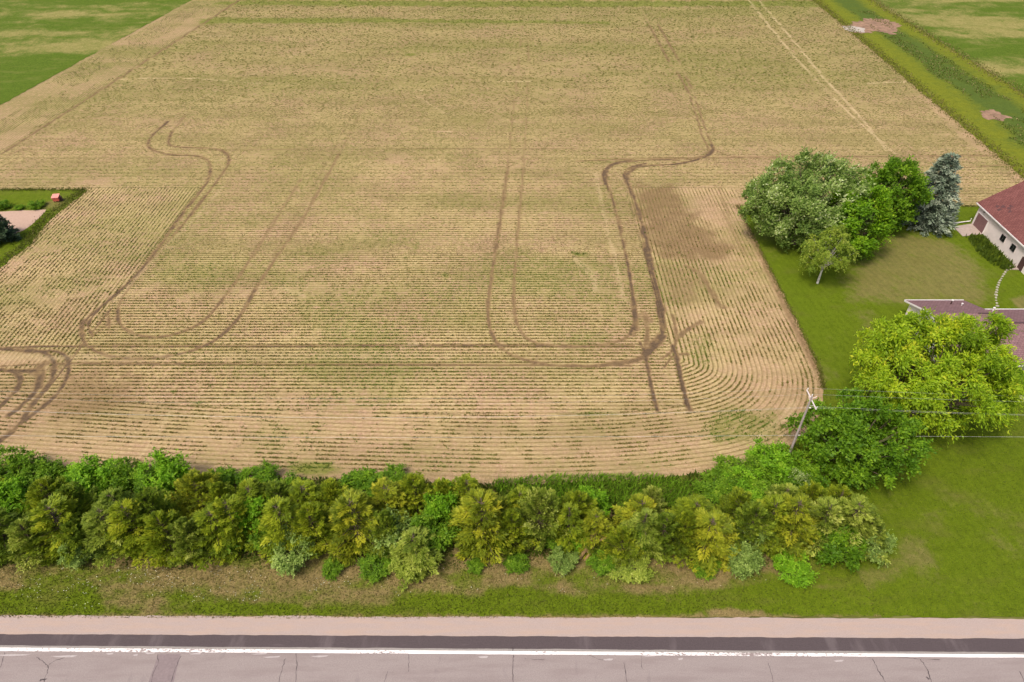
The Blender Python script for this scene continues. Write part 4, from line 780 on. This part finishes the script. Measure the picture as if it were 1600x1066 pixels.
M_GLASS = NT_('window_glass'); M_GLASS.b.inputs['Specular IOR Level'].default_value = .6; M_GLASS = M_GLASS.col((.012, .014, .016), .12)
M_BROWN = mat_plain('brown_paint', (.075, .04, .036), .7, .15, 2); M_DOOR = mat_plain('garage_door_paint', (.185, .10, .10), .7, .1, 2); M_CONC = mat_plain('concrete', (.37, .30, .26), .9, .12, 2.5); M_RIDGE = mat_plain('ridge_vent', (.085, .05, .055), .9, .15, 4); M_STAIN = mat_plain('roof_stain', (.09, .045, .045), .95, .2, 3)

house = empty('house', (66, 70, 0)); tag(house, 'low house with mauve shingle roof half hidden by the yellow tree', 'house')
hl = np.array((66, 70, 0.))
def hb(): return MB()
def gable_x(x0, x1, y0, y1, ze, zr, tag_, root, o, roofm, th=.18):
    ym = (y0 + y1) / 2; 
    for ya, nm in ((y1, 'back'), (y0, 'front')):
        P = [(x0, ya, ze), (x1, ya, ze), (x1, ym, zr), (x0, ym, zr)]
        if nm == 'back': P = P[::-1]
        top = [np.array(q) - o for q in P]; bot = [q - np.array((0, 0, th)) for q in top]
        MB().hexa(bot + top).build('roof', roofm, root)
    return ym
def wallbox(x0, x1, y0, y1, z, o): return MB().box(np.array((x0, y0, 0)) - o, np.array((x1, y1, z)) - o)
# left, taller section
lx0, lx1, ly0, ly1, lze, lzr = 55.3, 63.6, 65.3, 77.5, 2.9, 5.25
ym = gable_x(lx0, lx1, ly0, ly1, lze, lzr, 'l', house, hl, M_ROOF)
rx0, rx1, ry0, ry1, rze, rzr = 63.62, 84, 64.1, 75.7, 2.65, 4.85
ym2 = gable_x(rx0 - .9, rx1, ry0, ry1, rze, rzr, 'r', house, hl, M_ROOF)
wl_ = MB(); wi = .55
wl_.prism([np.array(q) - hl for q in ((lx0 + wi, ly0 + wi, 0), (lx0 + wi, ly0 + wi, lze - .1), (lx0 + wi, ym, lzr - .25), (lx0 + wi, ly1 - wi, lze - .1), (lx0 + wi, ly1 - wi, 0))], (lx1 - lx0 - wi - .3, 0, 0)); wl_.build('wall', M_WALL, house)
MB().box(np.array((rx0, ry0 + wi, 0)) - hl, np.array((rx1, ry1 - wi, rze - .15)) - hl).build('wall', M_HWALL, house)
MB().box(np.array((63.9, ym - .12, 0)) - hl + np.array((-63.9 + 61.4, 0, lzr + .0)), np.array((63.5, ym + .12, lzr + .05)) - hl).build('ridge_vent', M_RIDGE, house)
MB().box(np.array((rx0 + 1.0, ym2 - .12, rzr)) - hl, np.array((rx1, ym2 + .12, rzr + .05)) - hl).build('ridge_vent', M_RIDGE, house)
for x0, x1, y, z in ((lx0, lx1, ly1 + .07, lze), (rx0 + .1, rx1, ry1 + .07, rze), (lx0, lx1 - .2, ly0 - .07, lze), (rx0, rx1, ry0 - .07, rze)):
    MB().box(np.array((x0, y - .07, z - .16)) - hl, np.array((x1, y + .07, z + .01)) - hl).build('gutter', M_TRIM, house)
for ya in (ly0, ly1):
    a = np.array((lx0 - .06, ya, lze + .02)) - hl; b = np.array((lx0 - .06, ym, lzr + .02)) - hl
    MB().hexa([a - (0, 0, .24), a + (.06, 0, -.24), b + (.06, 0, -.24), b - (0, 0, .24), a, a + (.06, 0, 0), b + (.06, 0, 0), b]).build('rake_board', M_TRIM, house)
for (x, y, z), h, r, m, nm in (((60.5, 75.6, 3.5), .75, .09, M_BROWN, 'vent_pipe'), ((61.6, 75.0, 3.7), .4, .07, M_TRIM, 'vent_pipe'), ((66.2, 74.9, 2.9), .55, .09, M_TRIM, 'vent_pipe')):
    q = np.array((x, y, z)) - hl; vp = MB().tube([q, q + (0, 0, h)], r, 8).build(nm, m, house); MB().tube([q + (0, 0, h), q + (0, 0, h + .12)], r * 1.7, 8).build('cap', M_TRIM, vp)
for x in (66.5, 71.5, 76.5):
    w = MB().box(np.array((x, ry0 + wi - .06, .9)) - hl, np.array((x + 1.7, ry0 + wi - .002, 2.1)) - hl).build('window', M_TRIM, house)
    for k in range(2): MB().box(np.array((x + .08 + k * .8, ry0 + wi - .08, .98)) - hl, np.array((x + .82 + k * .8, ry0 + wi - .062, 2.02)) - hl).build('pane', M_GLASS, w)
for x, y in ((68.2, 63.2), (70.8, 63.2)):
    MB().box(np.array((x, y, 0)) - hl, np.array((x + .22, y + .22, 2.4)) - hl).build('porch_post', M_BROWN, house)
MB().box(np.array((67.6, 62.9, 2.4)) - hl, np.array((71.6, 64.0, 2.56)) - hl).build('porch_beam', M_BROWN, house)
wk = MB().poly([(*p, .06) for p in smooth(np.vstack([WP([(1574, 612), (1585, 616), (1600, 619), (1640, 622)])]), 4)] + [(*p, .06) for p in smooth(WP([(1640, 632), (1600, 626), (1585, 621), (1574, 612.6)]), 4)]); tag(wk.build('concrete_walk', M_CONC), kind='structure')

garage = empty('garage', (79.3, 91, 0)); tag(garage, 'white garage with red shingle roof and brown overhead door', 'garage'); go = np.array((79.3, 91.0, 0))
gx0, gx1, gy0, gy1, gz, gr_ = 79.5, 90.7, 86.5, 103.8, 4.05, 7.75; xm = (gx0 + gx1) / 2; ov = .45
MB().prism([np.array(q) - go for q in ((gx0, gy0, 0), (gx1, gy0, 0), (gx1, gy0, gz), (xm, gy0, gr_ - .25), (gx0, gy0, gz))][::-1], (0, gy1 - gy0, 0)).build('wall', M_WALL, garage)
sl = (gr_ - gz) / (xm - gx0)
for sx in (-1, 1):
    xe = xm + sx * (xm - gx0 + ov); ze = gr_ - sl * (xm - gx0 + ov); P = [(xe, gy0 - ov, ze), (xm, gy0 - ov, gr_), (xm, gy1 + ov, gr_), (xe, gy1 + ov, ze)]
    if sx > 0: P = P[::-1]
    top = [np.array(q) - go + (0, 0, .06) for q in P]; rf_ = MB().hexa([q - (0, 0, .18) for q in top] + top).build('roof', M_ROOF2, garage)
    if sx < 0:
        MB().box(np.array((xe - .1, gy0 - ov, ze - .14)) - go, np.array((xe - .002, gy1 + ov, ze + .05)) - go).build('gutter', M_TRIM, garage)
        g2 = np.random.default_rng(4)
        for (u, v_) in ((.22, 101.2), (.3, 100.6), (.36, 99.5), (.2, 100.3), (.32, 98.8), (.42, 99.8)):
            c0 = np.array((xe + u * (xm - xe), v_, 0)); pts = []
            for k in range(9):
                a = k * 2 * math.pi / 9; rr_ = g2.uniform(.15, .5); px_, py_ = c0[0] + rr_ * .6 * math.cos(a), c0[1] + rr_ * math.sin(a); pts.append(np.array((px_, py_, ze + sl * (px_ - xe) + .075)) - go)
            MB().poly(pts).build('roof_stain', M_STAIN, rf_)
MB().box(np.array((xm - .12, gy0 - ov, gr_ + .03)) - go, np.array((xm + .12, gy1 + ov, gr_ + .1)) - go).build('ridge_cap', M_ROOF2, garage)
wx = gx0
dr = MB().box(np.array((wx - .10, 100.15, 0.02)) - go, np.array((wx - .002, 103.35, 2.55)) - go).build('door_frame', M_TRIM, garage)
for k in range(4): MB().box(np.array((wx - .13, 100.3, .04 + k * .6)) - go, np.array((wx - .102, 103.2, .04 + k * .6 + .585)) - go).build('door_panel', M_DOOR, dr)
for y in (94.9, 92.0):
    w = MB().box(np.array((wx - .07, y, 1.45)) - go, np.array((wx - .002, y + 1.3, 2.65)) - go).build('window', M_WALL, garage)
    for k in range(2): MB().box(np.array((wx - .10, y + .07 + k * .6, 1.52)) - go, np.array((wx - .072, y + .63 + k * .6, 2.58)) - go).build('pane', M_GLASS, w)
MB().box(np.array((wx - .09, 88.9, .02)) - go, np.array((wx - .002, 90.0, 2.15)) - go).build('side_door', M_BROWN, garage)
MB().box(np.array((wx - .35, 101.8, 3.2)) - go, np.array((wx - .002, 102.0, 3.38)) - go).build('wall_lamp', M_BROWN, garage)
pp = WP([(1489, 355), (1521, 350), (1541, 366), (1504, 370)]); ap = MB().prism([(*p, .05) for p in pp], (0, 0, .07)).build('concrete_apron', M_CONC); tag(ap, kind='structure')
a, b = W(1488, 349, .1), W(1516, 345.5, .35); dp = MB().tube([a, (a + b) / 2, b, b + (0, 0, .5)], .09, 8).build('drain_pipe', M_TRIM); tag(dp, 'white drain pipe lying on the grass from the garage corner', 'pipe')
bed = WP([(1508, 371), (1541, 367), (1560, 385), (1594, 414), (1590, 419), (1572, 424), (1552, 417), (1530, 400)])
P = scatter(bed, 26); P = P[P[:, 0] < wx - .4]; n = len(P)
stuff('long_grass', [blades(np.column_stack([P, np.full(n, .03)]), rg_.uniform(.4, .95, n), rg_.uniform(.12, .26, n), .6, .1 + .5 * fbm(P[:, 0] * .7, P[:, 1] * .7, 2) + rg_.normal(0, .12, n))], M_WEED, 'long unmown dark grass along the garage wall', 'grass')
# edging stones in a curved row
M_STONE = mat_plain('edging_stone', (.36, .325, .26), .9, .2, 6)
arc = smooth(WP([(1578, 421), (1572, 424), (1566, 433), (1560, 444), (1557, 455), (1556, 467), (1558, 479)]), 12); L = np.concatenate([[0], np.cumsum(np.linalg.norm(np.diff(arc, axis=0), axis=1))])
gs = np.random.default_rng(9)
def stone_mesh(seed, s):
    g = np.random.default_rng(seed); pts = []
    k = 8; m = MB()
    r = [s * g.uniform(.75, 1.2) for _ in range(k)]; lo = [(r[i] * math.cos(i * 6.283 / k), .7 * r[i] * math.sin(i * 6.283 / k), 0) for i in range(k)]; hi = [(x * .8, y * .8, .16 * g.uniform(.8, 1.2)) for x, y, _ in lo]
    n = 0; m.v = lo + hi; m.f = [tuple(range(k - 1, -1, -1)), tuple(range(k, 2 * k))] + [(i, (i + 1) % k, k + (i + 1) % k, k + i) for i in range(k)]; return m
stones = [stone_mesh(i, .30) for i in range(4)]; sme = [None] * 4
for i, d in enumerate(np.linspace(0, L[-1], 17)):
    q = np.array([np.interp(d, L, arc[:, 0]), np.interp(d, L, arc[:, 1])]); j = i % 4
    if sme[j] is None: o = stones[j].build('edging_stone', M_STONE); sme[j] = o.data
    else: o = link(bpy.data.objects.new('edging_stone', sme[j]))
    o.location = (q[0], q[1], .03); o.rotation_euler = (0, 0, gs.uniform(0, 6)); s = gs.uniform(.55, .9); o.scale = (s, s, s)
    tag(o, '%s pale edging stone from the garage in the curved row on the lawn' % ORD[i], 'stone', 'curved row of edging stones')
q = W(1589, 419, .03); o = MB().prism([(-1.0, -.5, 0), (.9, -.6, 0), (1.1, .3, 0), (.1, .7, 0), (-.9, .5, 0)], (0, 0, .12)).build('stone_slab', M_CONC); o.location = q + np.array((0, 0, .01)); tag(o, 'large flat stone slab beside the garage side door', 'stone')

# ================================================================== UTILITY POLE AND WIRES
M_POLE = mat_plain('weathered_pole', (.34, .285, .265), .9, .18, 4); M_ARM = mat_plain('pale_crossarm', (.66, .58, .55), .8, .08); M_INS = mat_plain('insulator', (.72, .7, .68), .4, .05); M_WIRE = mat_plain('wire_aluminium', (.5, .49, .46), .5, .05, 1, .0)
PX, PY = 31.2, 50.9
def pole(px, label):
    r = empty('utility_pole', (px, PY, 0)); tag(r, label, 'pole', 'utility poles along the hedge')
    MB().tube([(0, 0, -.3), (0, 0, 5), (0, 0, 10.15)], [.15, .125, .10], 10).build('shaft', M_POLE, r)
    arm = MB().box((.11, -1.32, 9.45), (.21, 1.6, 9.56)).build('crossarm', M_ARM, r)
    MB().tube([(.13, -.7, 9.42), (.13, 0, 8.8)], .025, 4).build('brace', M_ARM, r); MB().tube([(.13, .7, 9.42), (.13, 0, 8.8)], .025, 4).build('brace', M_ARM, r)
    for y, z, x in ((-1.25, 9.58, .2), (1.52, 9.58, .2), (0, 10.15, 0.0)):
        MB().tube([(x, y, z), (x, y, z + .1), (x, y, z + .12), (x, y, z + .2), (x, y, z + .26)], [.02, .02, .055, .055, .03], 8).build('insulator', M_INS, r)
    MB().tube([(.14, -.05, 8.5), (.3, -.1, 8.5)], .07, 6).build('insulator', M_INS, r); MB().tube([(.14, 0, 4.15), (.3, 0, 4.15)], .06, 6).build('wire_clamp', M_INS, r)
    MB().tube([(0, 0, 9.75), (.45, .1, 9.85), (.6, .1, 10.0)], .035, 5).build('lightning_arm', M_ARM, r)
    return r
pole(PX, 'tall grey wooden utility pole with pale crossarm at the field corner')
SP = 93.0
for i, (y, z, x, sag, w, lab) in enumerate(((1.52, 9.84, .2, 1.6, .0055, 'uppermost thin wire from the far end of the crossarm'), (0, 10.41, 0, 1.5, .0055, 'second thin wire from the top insulator of the utility pole'), (-1.25, 9.84, .2, 1.6, .007, 'wire from the near end of the crossarm'), (-.1, 8.5, .3, 1.5, .0055, 'thin wire clamped to the pole just below the crossarm'), (0, 4.15, .3, .35, .012, 'thick lowest cable crossing in front of the dark tree'))):
    pts = []
    for sg in (-1, 1):
        seg = []
        for k in range(25):
            t = k / 24; seg.append((PX + x + sg * t * SP, PY + y, z - 4 * sag * t * (1 - t)))
        pts = seg[::-1] if sg < 0 else pts + seg[1:]
    o = MB().tube(pts, w, 4).build('power_line', M_WIRE); tag(o, lab, 'wire', 'overhead wires along the hedge')

# ================================================================== SMALL THINGS ON THE LEFT LAWN
M_RED = mat_plain('red_plastic', (.62, .13, .10), .55, .08); M_PINK = mat_plain('faded_red_lid', (.72, .26, .22), .6, .08)
q = W(90.5, 315, 0); o = empty('red_cart', q, .15); tag(o, 'small red box with faded lid standing on the left lawn', 'box'); o.location.z = .03
MB().hexa([(-.5, -.45, .25), (.5, -.45, .25), (.5, .45, .25), (-.5, .45, .25), (-.55, -.55, .95), (.55, -.55, .95), (.55, .55, 1.15), (-.55, .55, 1.15)]).build('body', M_RED, o)
MB().hexa([(-.6, -.62, .952), (.6, -.62, .952), (.6, .6, 1.16), (-.6, .6, 1.16), (-.6, -.62, 1.02), (.6, -.62, 1.02), (.6, .6, 1.23), (-.6, .6, 1.23)]).build('lid', M_PINK, o)
for sx in (-1, 1):
    for sy in (-1, 1): MB().tube([(sx * .42, sy * .38, 0), (sx * .42, sy * .38, .26)], .05, 6).build('leg', M_BROWN, o)
q = W(97.5, 314, 0); o = tag(MB().tube([(0, 0, 0), (0, 0, .1), (0, 0, .9), (0, 0, 1.05)], [.22, .24, .2, .08], 10).build('dark_post', M_BROWN), 'short dark post just right of the small red box', 'post'); o.location = q + np.array((0, 0, .02))
